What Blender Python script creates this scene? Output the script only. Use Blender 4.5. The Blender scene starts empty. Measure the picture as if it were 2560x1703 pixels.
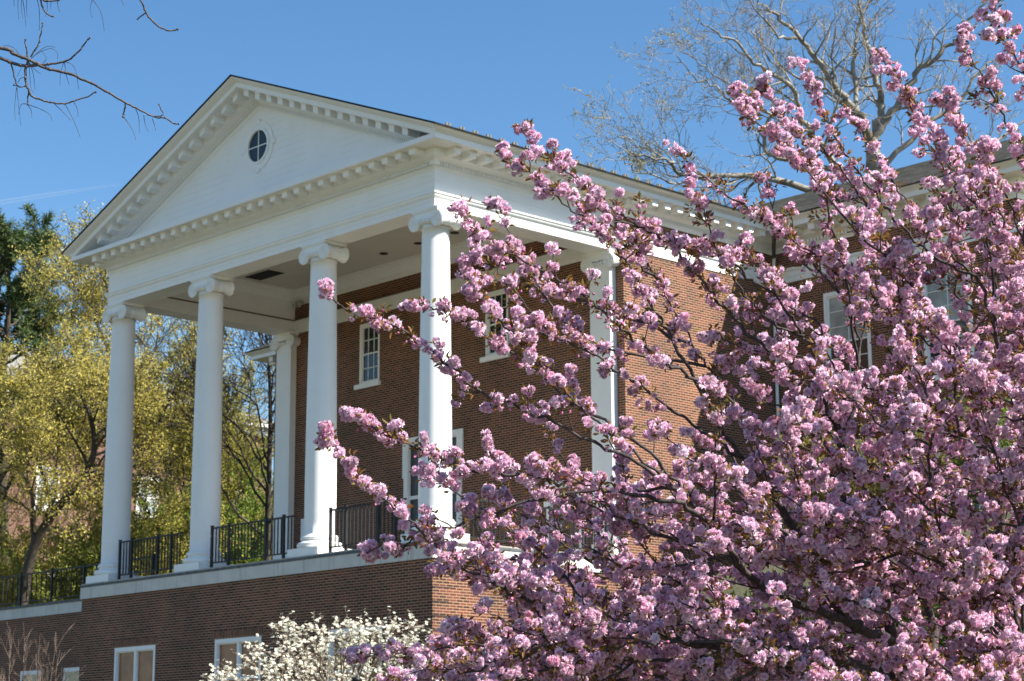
import bpy, math, random
import numpy as np
from mathutils import Matrix, Vector

scene = bpy.context.scene
COL = scene.collection
rng = np.random.default_rng(7)
random.seed(7)

# ------------------------------------------------------------------ camera
F, KS = 4985.6, 1.112
YAW, PITCH, ROLL = [math.radians(a) for a in (46.1513, 12.1367, -0.3497)]
CAM = np.array([31.6311, -28.0491, -4.6763]) * KS
FWD = np.array([-math.sin(YAW) * math.cos(PITCH), math.cos(YAW) * math.cos(PITCH), math.sin(PITCH)])
_r0 = np.array([math.cos(YAW), math.sin(YAW), 0.0])
_u0 = np.cross(_r0, FWD)
RIGHT = math.cos(ROLL) * _r0 + math.sin(ROLL) * _u0
UP = -math.sin(ROLL) * _r0 + math.cos(ROLL) * _u0
cam_data = bpy.data.cameras.new('camera')
cam = bpy.data.objects.new('camera', cam_data)
COL.objects.link(cam)
cam.matrix_world = Matrix(((RIGHT[0], UP[0], -FWD[0], CAM[0]), (RIGHT[1], UP[1], -FWD[1], CAM[1]),
                           (RIGHT[2], UP[2], -FWD[2], CAM[2]), (0, 0, 0, 1)))
cam_data.sensor_width = 36.0
cam_data.lens = F / 2560 * 36
cam_data.clip_start = 0.5
cam_data.clip_end = 20000
cam_data.dof.use_dof = True
cam_data.dof.focus_distance = 11.6
cam_data.dof.aperture_fstop = 8
scene.camera = cam


def at(x, y, d):
    """photo pixel (2560 wide) and depth in metres -> world point"""
    return CAM + (FWD + RIGHT * (x - 1280) / F - UP * (y - 851.5) / F) * d


def px(p):
    q = np.asarray(p, float) - CAM
    z = q @ FWD
    return 1280 + F * (q @ RIGHT) / z, 851.5 - F * (q @ UP) / z


# ------------------------------------------------------------------ light
SUN_AZ, SUN_EL = math.radians(26.3), math.radians(47)     # azimuth from +X towards +Y
world = bpy.data.worlds.new('World')
scene.world = world
world.use_nodes = True
wn = world.node_tree
wn.nodes.clear()
sky = wn.nodes.new('ShaderNodeTexSky')
sky.sky_type = 'NISHITA'
sky.sun_disc = False
sky.sun_elevation = SUN_EL
sky.sun_rotation = math.pi / 2 - SUN_AZ
sky.air_density = 1.0
sky.dust_density = 0.1
sky.ozone_density = 1.6
sky.altitude = 100
bg = wn.nodes.new('ShaderNodeBackground')
bg.inputs['Strength'].default_value = 0.072
wo = wn.nodes.new('ShaderNodeOutputWorld')
hsv = wn.nodes.new('ShaderNodeHueSaturation')
hsv.inputs['Saturation'].default_value = 1.25
wn.links.new(sky.outputs[0], hsv.inputs['Color'])
wn.links.new(hsv.outputs[0], bg.inputs[0])
wn.links.new(bg.outputs[0], wo.inputs[0])
sun_data = bpy.data.lights.new('sun', 'SUN')
sun_data.energy = 5.0
sun_data.angle = math.radians(0.5)
sun_data.color = (1.0, 0.945, 0.86)
sun = bpy.data.objects.new('sun', sun_data)
COL.objects.link(sun)
sd = Vector((math.cos(SUN_EL) * math.cos(SUN_AZ), math.cos(SUN_EL) * math.sin(SUN_AZ), math.sin(SUN_EL)))
sun.rotation_euler = sd.to_track_quat('Z', 'Y').to_euler()
sun.location = (60, 30, 70)
scene.view_settings.view_transform = 'Standard'
scene.view_settings.look = 'None'
scene.view_settings.gamma = 1.0
scene.view_settings.exposure = 1.28
scene.cycles.max_bounces = 6
scene.cycles.transparent_max_bounces = 8
scene.cycles.use_denoising = True


# ------------------------------------------------------------------ helpers
class MB:
    """collects polygons; build() links them as ONE mesh object"""

    def __init__(self):
        self.v, self.f = [], []

    def add(self, verts, faces):
        n = len(self.v)
        self.v.extend([tuple(map(float, p)) for p in verts])
        self.f.extend([tuple(i + n for i in q) for q in faces])

    def box(self, x0, x1, y0, y1, z0, z1):
        v = [(x, y, z) for z in (z0, z1) for y in (y0, y1) for x in (x0, x1)]
        self.add(v, [(0, 2, 3, 1), (4, 5, 7, 6), (0, 1, 5, 4), (2, 6, 7, 3), (0, 4, 6, 2), (1, 3, 7, 5)])
        return self

    def hexa(self, v):
        self.add(v, [(0, 2, 3, 1), (4, 5, 7, 6), (0, 1, 5, 4), (2, 6, 7, 3), (0, 4, 6, 2), (1, 3, 7, 5)])
        return self

    def lathe(self, prof, cx=0, cy=0, n=40, axis='z', cz=0):
        """prof: list of (radius, height)"""
        n0 = len(self.v)
        for r, h in prof:
            for k in range(n):
                a = 2 * math.pi * k / n
                if axis == 'z':
                    self.v.append((cx + r * math.cos(a), cy + r * math.sin(a), cz + h))
                else:   # axis y
                    self.v.append((cx + r * math.cos(a), cy + h, cz + r * math.sin(a)))
        for i in range(len(prof) - 1):
            for k in range(n):
                a, b = n0 + i * n + k, n0 + i * n + (k + 1) % n
                q = (a, b, b + n, a + n)
                self.f.append(q if axis == 'z' else q[::-1])
        self.f.append(tuple(n0 + k for k in range(n))[::-1])
        m = n0 + (len(prof) - 1) * n
        self.f.append(tuple(m + k for k in range(n)))
        return self

    def tube(self, pts, rad, k=6):
        v, f = tube_arrays(np.asarray(pts, float), np.broadcast_to(np.asarray(rad, float), (len(pts),)), k)
        self.add(v, f)
        return self

    def build(self, name, mat, parent=None, smooth=False):
        return link_mesh(name, self.v, self.f, mat, parent, smooth)


def world_loc(o):
    l = Vector(o.location)
    while o.parent:
        o = o.parent
        l += o.location
    return l


def link_mesh(name, v, f, mat, parent=None, smooth=False):
    me = bpy.data.meshes.new(name)
    me.from_pydata(v, [], f)
    return link(name, me, mat, parent, smooth)


def link(name, me, mat, parent=None, smooth=False):
    me.update()
    if mat is not None:
        me.materials.append(mat)
    if smooth:
        me.polygons.foreach_set('use_smooth', np.ones(len(me.polygons), bool))
    o = bpy.data.objects.new(name, me)
    COL.objects.link(o)
    if parent is not None:
        o.parent = parent
        o.location = -world_loc(parent)
    return o


def fast_mesh(name, V, Q, mat, parent=None, smooth=False, cols=None):
    """V (n,3) float, Q (m,k) int faces of equal size, cols (n,3) vertex colours"""
    V = np.ascontiguousarray(V, np.float32)
    Q = np.ascontiguousarray(Q, np.int32)
    me = bpy.data.meshes.new(name)
    me.vertices.add(len(V))
    me.vertices.foreach_set('co', V.ravel())
    k = Q.shape[1]
    me.loops.add(Q.size)
    me.loops.foreach_set('vertex_index', Q.ravel())
    me.polygons.add(len(Q))
    me.polygons.foreach_set('loop_start', np.arange(0, Q.size, k, dtype=np.int32))
    me.polygons.foreach_set('loop_total', np.full(len(Q), k, np.int32))
    if cols is not None:
        ca = me.color_attributes.new('Col', 'FLOAT_COLOR', 'POINT')
        c4 = np.ones((len(V), 4), np.float32)
        c4[:, :3] = cols
        ca.data.foreach_set('color', c4.ravel())
    me.validate()
    return link(name, me, mat, parent, smooth)


def tube_arrays(P, R, k=6):
    n = len(P)
    T = np.gradient(P, axis=0)
    T /= np.linalg.norm(T, axis=1)[:, None] + 1e-9
    ref = np.array([0.31, 0.17, 0.93]) if abs(T[0] @ np.array([0.31, 0.17, 0.93])) < 0.9 else np.array([1.0, 0.1, 0])
    A = np.cross(T, ref)
    A /= np.linalg.norm(A, axis=1)[:, None] + 1e-9
    B = np.cross(T, A)
    a = np.arange(k) * 2 * math.pi / k
    V = P[:, None, :] + R[:, None, None] * (np.cos(a)[None, :, None] * A[:, None, :] + np.sin(a)[None, :, None] * B[:, None, :])
    V = V.reshape(-1, 3)
    i = np.arange(n - 1)[:, None] * k
    j = np.arange(k)[None, :]
    a0 = i + j
    b0 = i + (j + 1) % k
    Q = np.stack([a0, a0 + k, b0 + k, b0], -1).reshape(-1, 4)
    return V, Q


def tubes_mesh(name, polys, mat, parent=None, k=5):
    """polys: list of (P, R) -> one mesh"""
    Vs, Qs, n = [], [], 0
    for P, R in polys:
        V, Q = tube_arrays(P, R, k)
        Vs.append(V)
        Qs.append(Q + n)
        n += len(V)
    return fast_mesh(name, np.concatenate(Vs), np.concatenate(Qs), mat, parent, True)


def crom(pts, m=6):
    """Catmull-Rom through rows of pts (any columns)"""
    P = np.asarray(pts, float)
    P = np.vstack([2 * P[0] - P[1], P, 2 * P[-1] - P[-2]])
    out = []
    t = np.linspace(0, 1, m, endpoint=False)[:, None]
    for i in range(1, len(P) - 2):
        a, b, c, d = P[i - 1], P[i], P[i + 1], P[i + 2]
        out.append(0.5 * (2 * b + (c - a) * t + (2 * a - 5 * b + 4 * c - d) * t ** 2 + (3 * b - a - 3 * c + d) * t ** 3))
    out.append(P[-2][None])
    return np.vstack(out)


def unit(v):
    v = np.asarray(v, float)
    return v / (np.linalg.norm(v) + 1e-9)


def rand_unit():
    return unit(rng.normal(size=3))


def tag(o, label=None, cat=None, group=None, kind=None):
    if label:
        o['label'] = label
    if cat:
        o['category'] = cat
    if group:
        o['group'] = group
    if kind:
        o['kind'] = kind
    return o


def thing(name, label, cat, loc=(0, 0, 0), group=None):
    o = bpy.data.objects.new(name, None)
    o.empty_display_size = 0.2
    COL.objects.link(o)
    o.location = loc
    return tag(o, label, cat, group)


def copy_tree(o, parent, shift):
    c = o.copy()
    COL.objects.link(c)
    c.parent = parent
    c.location = Vector(o.location) + Vector(shift)
    for ch in o.children:
        d = copy_tree(ch, c, (0, 0, 0))
    return c


# ------------------------------------------------------------------ materials
def new_mat(name):
    m = bpy.data.materials.new(name)
    m.use_nodes = True
    nt = m.node_tree
    return m, nt, nt.nodes['Principled BSDF'], nt.nodes['Material Output']


def ramp(nt, fac, stops):
    r = nt.nodes.new('ShaderNodeValToRGB')
    el = r.color_ramp.elements
    while len(el) < len(stops):
        el.new(0.5)
    for e, (p, c) in zip(el, stops):
        e.position = p
        e.color = (*c, 1)
    nt.links.new(fac, r.inputs[0])
    return r.outputs[0]


def noise(nt, scale, detail=4, vec=None, rough=0.55):
    n = nt.nodes.new('ShaderNodeTexNoise')
    n.inputs['Scale'].default_value = scale
    n.inputs['Detail'].default_value = detail
    n.inputs['Roughness'].default_value = rough
    if vec is not None:
        nt.links.new(vec, n.inputs['Vector'])
    return n.outputs['Fac']


def math_node(nt, op, a, b=None):
    n = nt.nodes.new('ShaderNodeMath')
    n.operation = op
    for i, x in enumerate((a, b)):
        if x is None:
            continue
        if isinstance(x, (int, float)):
            n.inputs[i].default_value = x
        else:
            nt.links.new(x, n.inputs[i])
    return n.outputs[0]


def mix_rgb(nt, fac, a, b, mode='MIX'):
    n = nt.nodes.new('ShaderNodeMix')
    n.data_type = 'RGBA'
    n.blend_type = mode
    for sock, x in ((n.inputs[0], fac), (n.inputs[6], a), (n.inputs[7], b)):
        if isinstance(x, (int, float)):
            sock.default_value = x
        elif isinstance(x, tuple):
            sock.default_value = (*x, 1)
        else:
            nt.links.new(x, sock)
    return n.outputs[2]


def obj_coord(nt):
    return nt.nodes.new('ShaderNodeTexCoord').outputs['Object']


def bump(nt, bsdf, height, strength=0.3, dist=0.01):
    b = nt.nodes.new('ShaderNodeBump')
    b.inputs['Strength'].default_value = strength
    b.inputs['Distance'].default_value = dist
    nt.links.new(height, b.inputs['Height'])
    nt.links.new(b.outputs[0], bsdf.inputs['Normal'])


def plain(name, col, rough=0.6, var=0.15, scale=3.0, metallic=0.0):
    m, nt, b, o = new_mat(name)
    c = obj_coord(nt)
    f = noise(nt, scale, 5, c)
    lo = tuple(x * (1 - var) for x in col)
    hi = tuple(min(1, x * (1 + var)) for x in col)
    nt.links.new(ramp(nt, f, [(0.3, lo), (0.7, hi)]), b.inputs['Base Color'])
    b.inputs['Roughness'].default_value = rough
    b.inputs['Metallic'].default_value = metallic
    return m


def paint_mat(name, col=(0.86, 0.85, 0.82), boards=0.0, rough=0.5):
    m, nt, b, o = new_mat(name)
    c = obj_coord(nt)
    f1 = noise(nt, 1.3, 6, c)
    f2 = noise(nt, 14, 4, c)
    base = ramp(nt, f1, [(0.25, tuple(x * 0.93 for x in col)), (0.7, col)])
    base = mix_rgb(nt, math_node(nt, 'MULTIPLY', math_node(nt, 'GREATER_THAN', f2, 0.68), 0.12), base, (0.5, 0.46, 0.4))
    if boards:
        sep = nt.nodes.new('ShaderNodeSeparateXYZ')
        nt.links.new(c, sep.inputs[0])
        fr = math_node(nt, 'FRACT', math_node(nt, 'DIVIDE', sep.outputs[2], boards))
        line = math_node(nt, 'LESS_THAN', fr, 0.045)
        brk = math_node(nt, 'GREATER_THAN', noise(nt, 0.55, 2, c), 0.47)
        base = mix_rgb(nt, math_node(nt, 'MULTIPLY', math_node(nt, 'MULTIPLY', line, brk), 0.36), base, (0.36, 0.36, 0.37))
        bump(nt, b, math_node(nt, 'SUBTRACT', 1.0, line), 0.25, 0.006)
    nt.links.new(base, b.inputs['Base Color'])
    b.inputs['Roughness'].default_value = rough
    return m


def brick_mat(name, bricks=((0.028, 0.0105, 0.0078), (0.165, 0.047, 0.029), (0.1, 0.035, 0.022)), mortar=(0.43, 0.265, 0.155), soldier=False):
    m, nt, b, o = new_mat(name)
    c = obj_coord(nt)
    sep = nt.nodes.new('ShaderNodeSeparateXYZ')
    nt.links.new(c, sep.inputs[0])
    u = math_node(nt, 'MULTIPLY', math_node(nt, 'ADD', sep.outputs[0], sep.outputs[1]), 1.0 if soldier else 1.35)
    comb = nt.nodes.new('ShaderNodeCombineXYZ')
    if soldier:
        nt.links.new(sep.outputs[2], comb.inputs[0])
        nt.links.new(u, comb.inputs[1])
    else:
        nt.links.new(u, comb.inputs[0])
        nt.links.new(sep.outputs[2], comb.inputs[1])
    t = nt.nodes.new('ShaderNodeTexBrick')
    nt.links.new(comb.outputs[0], t.inputs['Vector'])
    t.inputs['Scale'].default_value = 1.0
    t.inputs['Brick Width'].default_value = 0.214 * 1.35 if not soldier else 0.6
    t.inputs['Row Height'].default_value = 0.0677
    t.inputs['Mortar Size'].default_value = 0.0105
    t.inputs['Mortar Smooth'].default_value = 0.25
    t.inputs['Color1'].default_value = (*bricks[0], 1)
    t.inputs['Color2'].default_value = (*bricks[1], 1)
    t.inputs['Mortar'].default_value = (*mortar, 1)
    t.inputs['Bias'].default_value = 0.0
    big = noise(nt, 0.7, 5, c)
    fine = noise(nt, 60, 3, c)
    colr = mix_rgb(nt, 0.75, t.outputs['Color'], ramp(nt, big, [(0.3, (0.62, 0.62, 0.62)), (0.7, (1.15, 1.1, 1.05))]), 'MULTIPLY')
    colr = mix_rgb(nt, 0.35, colr, ramp(nt, fine, [(0.3, (0.6, 0.6, 0.6)), (0.7, (1.3, 1.3, 1.3))]), 'MULTIPLY')
    nt.links.new(colr, b.inputs['Base Color'])
    b.inputs['Roughness'].default_value = 0.85
    bump(nt, b, math_node(nt, 'SUBTRACT', math_node(nt, 'MULTIPLY', fine, 0.3), t.outputs['Fac']), 0.5, 0.006)
    return m


def leaf_mat(name, translucent=0.35, rough=0.5, gain=1.0):
    """takes its own colour from the leaf's vertex colour (leaf-to-leaf variety)"""
    m, nt, b, o = new_mat(name)
    at_ = nt.nodes.new('ShaderNodeAttribute')
    at_.attribute_name = 'Col'
    nt.links.new(at_.outputs['Color'], b.inputs['Base Color'])
    b.inputs['Roughness'].default_value = rough
    b.inputs['Specular IOR Level'].default_value = 0.25
    tr = nt.nodes.new('ShaderNodeBsdfTranslucent')
    nt.links.new(at_.outputs['Color'], tr.inputs['Color'])
    mx = nt.nodes.new('ShaderNodeMixShader')
    mx.inputs[0].default_value = translucent
    nt.links.new(b.outputs[0], mx.inputs[1])
    nt.links.new(tr.outputs[0], mx.inputs[2])
    nt.links.new(mx.outputs[0], o.inputs['Surface'])
    return m


def bark_mat(name, lo, hi, scale=9.0, stretch=0.35):
    m, nt, b, o = new_mat(name)
    c = obj_coord(nt)
    f = noise(nt, scale, 6, c, 0.65)
    nt.links.new(ramp(nt, f, [(0.32, lo), (0.68, hi)]), b.inputs['Base Color'])
    b.inputs['Roughness'].default_value = 0.85
    bump(nt, b, noise(nt, scale * 4, 4, c), 0.6, 0.01)
    return m


def glass_mat(name, col=(0.02, 0.026, 0.03), rough=0.04, spec=0.6):
    m, nt, b, o = new_mat(name)
    c = obj_coord(nt)
    nt.links.new(ramp(nt, noise(nt, 2.0, 3, c), [(0.3, tuple(x * 0.7 for x in col)), (0.7, tuple(x * 1.2 for x in col))]), b.inputs['Base Color'])
    b.inputs['Roughness'].default_value = rough
    b.inputs['Specular IOR Level'].default_value = spec
    bump(nt, b, noise(nt, 1.2, 1, c), 0.05, 0.05)
    return m


def stone_mat(name, col, joint=1.22, x_off=0.0):
    m, nt, b, o = new_mat(name)
    c = obj_coord(nt)
    sep = nt.nodes.new('ShaderNodeSeparateXYZ')
    nt.links.new(c, sep.inputs[0])
    u = math_node(nt, 'ADD', math_node(nt, 'ADD', sep.outputs[0], sep.outputs[1]), x_off)
    fr = math_node(nt, 'FRACT', math_node(nt, 'DIVIDE', u, joint))
    line = math_node(nt, 'LESS_THAN', fr, 0.012)
    base = ramp(nt, noise(nt, 2.2, 6, c), [(0.25, tuple(x * 0.85 for x in col)), (0.75, tuple(x * 1.06 for x in col))])
    # rain streaks
    mp = nt.nodes.new('ShaderNodeMapping')
    mp.inputs['Scale'].default_value = (5, 5, 0.4)
    nt.links.new(c, mp.inputs[0])
    st = noise(nt, 1.5, 4, mp.outputs[0])
    base = mix_rgb(nt, math_node(nt, 'MULTIPLY', math_node(nt, 'GREATER_THAN', st, 0.62), 0.22), base, (0.2, 0.2, 0.19))
    base = mix_rgb(nt, math_node(nt, 'MULTIPLY', line, 0.6), base, (0.2, 0.18, 0.15))
    nt.links.new(base, b.inputs['Base Color'])
    b.inputs['Roughness'].default_value = 0.75
    return m


def shingle_mat(name, col=(0.055, 0.056, 0.058)):
    m, nt, b, o = new_mat(name)
    c = obj_coord(nt)
    t = nt.nodes.new('ShaderNodeTexBrick')
    nt.links.new(c, t.inputs['Vector'])
    t.inputs['Scale'].default_value = 1
    t.inputs['Brick Width'].default_value = 0.3
    t.inputs['Row Height'].default_value = 0.16
    t.inputs['Mortar Size'].default_value = 0.008
    t.inputs['Color1'].default_value = (*[x * 0.7 for x in col], 1)
    t.inputs['Color2'].default_value = (*[x * 1.5 for x in col], 1)
    t.inputs['Mortar'].default_value = (*[x * 0.4 for x in col], 1)
    base = mix_rgb(nt, 0.85, t.outputs['Color'], ramp(nt, noise(nt, 2.6, 8, c, 0.7), [(0.35, (0.4, 0.4, 0.4)), (0.65, (1.7, 1.65, 1.5))]), 'MULTIPLY')
    nt.links.new(base, b.inputs['Base Color'])
    b.inputs['Roughness'].default_value = 0.9
    b.inputs['Specular IOR Level'].default_value = 0.08
    bump(nt, b, t.outputs['Fac'], 0.6, 0.01)
    return m


M = dict(
    white=paint_mat('white_paint'),
    boards=paint_mat('white_boards', boards=0.19),
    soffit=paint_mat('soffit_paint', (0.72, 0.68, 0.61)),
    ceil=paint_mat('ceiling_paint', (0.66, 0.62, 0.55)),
    grime=plain('timber_ledge', (0.14, 0.085, 0.05), 0.8),
    brick=brick_mat('red_brick'),
    soldier=brick_mat('soldier_brick', soldier=True),
    farbrick=brick_mat('pink_brick', ((0.12, 0.048, 0.034), (0.17, 0.07, 0.05), (0.3, 0.1, 0.07)), (0.25, 0.18, 0.14)),
    stone=stone_mat('limestone', (0.62, 0.59, 0.54)),
    slab=plain('bluestone', (0.085, 0.095, 0.10), 0.7, 0.5, 6),
    cap=plain('stone_edge', (0.42, 0.39, 0.33), 0.7, 0.2, 5),
    floor=plain('terrace_stone', (0.3, 0.28, 0.25), 0.8, 0.2, 2),
    shingle=shingle_mat('shingles', (0.014, 0.0145, 0.015)),  # dark shingle, blackened further to paint in the shadow along the eave edge
    wshingle=shingle_mat('grey_shingles', (0.042, 0.042, 0.037)),
    iron=plain('black_iron', (0.004, 0.0045, 0.005), 0.6, 0.3, 8),
    guard=plain('brass_guard', (0.17, 0.145, 0.095), 0.5, 0.2, 8, 0.2),
    glass=glass_mat('dark_glass'),
    blind=glass_mat('blind_behind_glass', (0.33, 0.155, 0.08), 0.25, 0.2),
    paleblind=glass_mat('pale_blind', (0.33, 0.36, 0.35), 0.15, 0.4),
    oval=glass_mat('tinted_glass', (0.02, 0.03, 0.04), 0.25, 0.3),
    doorleaf=plain('dark_door', (0.03, 0.032, 0.035), 0.4, 0.2, 3),
    browndoor=plain('brown_door', (0.16, 0.075, 0.05), 0.5, 0.2, 3),
    black=plain('matt_black', (0.015, 0.014, 0.013), 0.8, 0.2, 4),
    elbow=plain('dark_metal', (0.05, 0.045, 0.04), 0.4, 0.3, 6),
)

# ------------------------------------------------------------------ portico measures
W, H = 14.557, 8.284
KF, KSIDE = 1.0, 1.152
FL = 0.07                       # terrace level
YW, XW = 6.42, 0.28             # brick wall behind the columns, side wall plane
YV, XV = 12.72, 8.36            # wing wall plane and its end
RS = 0.4052                     # roof slope
TIPX, TIPZ = 1.088, 9.919
XC = -W / 2


def zr(x):
    return TIPZ + RS * (min(TIPX - x, x - (-W - TIPX)))


bld = thing('brick_building', 'brick college hall with a white pedimented portico of four columns', 'building', (XC, YW, -6.0))


def sub(parent, name, mb, mat, smooth=False):
    return mb.build(name, mat, parent, smooth)


def sweep(mb, path, scales, prof, closed_prof=True):
    """sweep profile [(o, z)] along an axis-aligned path; scales: per-segment factor on outward offset"""
    segs = []
    for (a, b) in zip(path[:-1], path[1:]):
        d = unit(np.array([b[0] - a[0], b[1] - a[1]]))
        segs.append(np.array([d[1], -d[0]]))       # outward = right of travel
    rings = []
    for i, p in enumerate(path):
        ring = []
        for o, z in prof:
            q = np.array(p, float)
            if i > 0:
                q = q + segs[i - 1] * o * scales[i - 1]
            if i < len(segs) and (i == 0 or abs(segs[i] @ segs[i - 1]) < 0.5):
                q = q + segs[i] * o * scales[i]
            ring.append((q[0], q[1], z))
        rings.append(ring)
    n = len(prof)
    v = [p for r in rings for p in r]
    f = []
    for i in range(len(rings) - 1):
        for k in range(n if closed_prof else n - 1):
            a, b = i * n + k, i * n + (k + 1) % n
            f.append((a, b, b + n, a + n))
    f.append(tuple(range(n))[::-1])
    m = (len(rings) - 1) * n
    f.append(tuple(m + k for k in range(n)))
    mb.add(v, f)


# path goes left -> right along the front, outward is to the right of travel (towards -Y, then +X)
PATH = [(-W, YW), (-W, 0.0), (0.0, 0.0), (0.0, YW)]
SC3 = [KSIDE, KF, KSIDE]
IN = -0.698

arch = MB()
# inner depth differs from outer scale, so the beam core is boxes and the moulded face a sweep
sweep(arch, PATH, SC3, [(-0.05, 8.284), (0.0, 8.284), (0.0, 8.415), (0.012, 8.417), (0.012, 8.505), (0.03, 8.507), (0.03, 8.53), (0.05, 8.535),
                        (0.062, 8.56), (0.066, 8.60), (0.09, 8.607), (0.09, 8.645), (0.0, 8.652), (-0.05, 8.652)])
arch.box(-W + 0.055, -0.055, 0.052, 0.698, 8.284, 8.66)
arch.box(-W + 0.057, -W + 0.698, 0.6985, YW, 8.284, 8.66)
arch.box(-0.698, -0.057, 0.6985, YW, 8.284, 8.66)
entab = sub(bld, 'architrave', arch, M['white'])
fr = MB()
sweep(fr, PATH, SC3, [(-0.05, 8.652), (-0.004, 8.652), (-0.004, 9.215), (-0.05, 9.215)])
sub(bld, 'frieze', fr, M['boards'])
co = MB()
sweep(co, PATH, SC3, [(-0.04, 9.215), (0.012, 9.215), (0.02, 9.24), (0.045, 9.285), (0.06, 9.31), (-0.01, 9.312), (-0.01, 9.40), (0.13, 9.402), (0.15, 9.42),
                      (0.24, 9.455), (0.29, 9.482), (0.29, 9.665), (0.31, 9.667), (0.776, 9.664), (0.776, 9.79), (-0.04, 9.81)])
cornice = sub(bld, 'cornice', co, M['white'])
# side cyma (gutter moulding) along both sides
for sx in (1, -1):
    cy = MB()
    X0 = 0.0 if sx == 1 else -W
    pr = [(0.70, 9.79), (0.894, 9.79), (0.905, 9.80), (0.95, 9.83), (1.02, 9.865), (1.055, 9.875), (1.075, 9.905), (1.075, 9.915), (0.70, 9.915)]
    ya, yb = -0.963, 11.75
    v = [(X0 + sx * o, (-0.776 - (o - 0.894) * (0.187 / 0.194) if o > 0.894 else -0.776), z) for o, z in pr] + \
        [(X0 + sx * o, 11.945 - (o - 0.894) * (0.187 / 0.194) if o > 0.894 else 11.945, z) for o, z in pr]
    n = len(pr)
    cy.add(v, [(k, (k + 1) % n, (k + 1) % n + n, k + n) for k in range(n)] + [tuple(range(n)), tuple(range(n, 2 * n))])
    sub(bld, 'gutter_moulding', cy, M['white'])


# dentils: front, sides
de = MB()
for k in range(int(W / 0.085)):
    x = -0.02 - k * 0.085
    if x - 0.05 > -W + 0.02:
        de.box(x - 0.046, x, -0.122, 0.012, 9.306, 9.4015)
de.box(-0.018, 0.1385, -0.1225, 0.012, 9.306, 9.4012)
sub(cornice, 'dentil_course', de, M['white'])
for xa in (-0.012, -W - 0.138):
    de = MB()
    for k in range(int(6.3 / 0.085)):
        y = 0.02 + k * 0.085
        de.box(xa, xa + 0.15, y, y + 0.046, 9.306, 9.4015)
    sub(cornice, 'dentil_course', de, M['white'])


def modillion(parent, x0, x1, y0, y1, z0=9.49, z1=9.664, face='y'):
    m = MB()
    t = 0.028
    m.box(x0, x1, y0, y1, z0 + 0.012, z1 - t)
    e = 0.022
    if face == 'y':
        m.box(x0 - e, x1 + e, y0 - e, y1, z1 - t, z1 - 0.001)
        m.box(x0 + 0.025, x1 - 0.025, y0 + 0.03, y1, z0, z0 + 0.012)
    elif face == 'x':
        m.box(x0, x1 + e, y0 - e, y1 + e, z1 - t, z1 - 0.001)
        m.box(x0, x1 - 0.03, y0 + 0.025, y1 - 0.025, z0, z0 + 0.012)
    return m.build('modillion', M['white'], parent)


SP, MO, MW = 0.5093, 0.2532, 0.209
for k in range(29):
    xl = -MO - k * SP
    modillion(cornice, xl, xl + MW, -0.625, -0.285)
for k in range(12):
    y0 = MO - MW + k * SP + 0.02
    modillion(cornice, 0.32, 0.665, y0, y0 + MW, face='x')

# ------------------------------------------------------------------ pediment
ped = sub(bld, 'pediment', MB().box(XC - 0.4, XC + 0.4, 0.20, 0.3, 9.9, 12.2), M['white'])
tm = MB()
tm.add([(-W + 0.3, 0.0, 9.78), (-0.3, 0.0, 9.78), (XC, 0.0, zr(XC) - 0.55), (-W + 0.3, 0.15, 9.78), (-0.3, 0.15, 9.78), (XC, 0.15, zr(XC) - 0.55)],
       [(0, 1, 2), (3, 5, 4), (0, 3, 4, 1), (1, 4, 5, 2), (2, 5, 3, 0)])
sub(ped, 'tympanum', tm, M['boards'])


def rake(mb, prof, clipz):
    """profile (o, dz) swept up both slopes; starts where its lowest corner meets clipz"""
    low = min(z for o, z in prof)
    xs = TIPX - max(0.0, (clipz - low - TIPZ) / RS)
    for sgn in (1, -1):
        xo = [min(xs, 0.893 + max(0.0, o - 0.776)) for o, z in prof]
        xo = [q if sgn == 1 else -W - q for q in xo]
        v = [(q, -o, zr(q) + z) for q, (o, z) in zip(xo, prof)] + [(XC, -o, zr(XC) + z) for o, z in prof]
        n = len(prof)
        f = [(k, (k + 1) % n, (k + 1) % n + n, k + n) for k in range(n)] + [tuple(range(n))]
        mb.add(v, f)


rk = MB()
rake(rk, [(0.1, -0.012), (0.957, -0.012), (0.957, -0.022), (0.94, -0.045), (0.90, -0.075), (0.83, -0.115), (0.795, -0.13), (0.776, -0.142), (0.1, -0.142)], 9.80)
rake(rk, [(0.15, -0.143), (0.775, -0.143), (0.776, -0.27), (0.757, -0.282), (0.15, -0.282)], 9.70)
rake(rk, [(0.0, -0.283), (0.29, -0.283), (0.29, -0.475), (0.24, -0.502), (0.15, -0.538), (0.13, -0.555), (0.012, -0.557), (0.012, -0.65), (0.06, -0.652),
          (0.045, -0.672), (0.02, -0.715), (0.012, -0.745), (0.0, -0.745)], 9.72)
rcorn = sub(ped, 'raking_cornice', rk, M['white'])
rd = MB()
for sgn in (1, -1):
    for k in range(int(W / 2 / 0.085)):
        x0 = 0.01 + k * 0.085
        xa, xb = XC + sgn * x0, XC + sgn * (x0 + 0.046)
        xa, xb = min(xa, xb), max(xa, xb)
        zt = [zr(xa) - 0.56, zr(xb) - 0.56]
        if min(zt) - 0.085 < 9.79:
            continue
        v = []
        for dz in (-0.096, 0.004):
            for y in (-0.122, -0.006):
                v += [(xa, y, zt[0] + dz), (xb, y, zt[1] + dz)]
        rd.hexa(v)
sub(ped, 'dentil_course', rd, M['white'])
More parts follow.
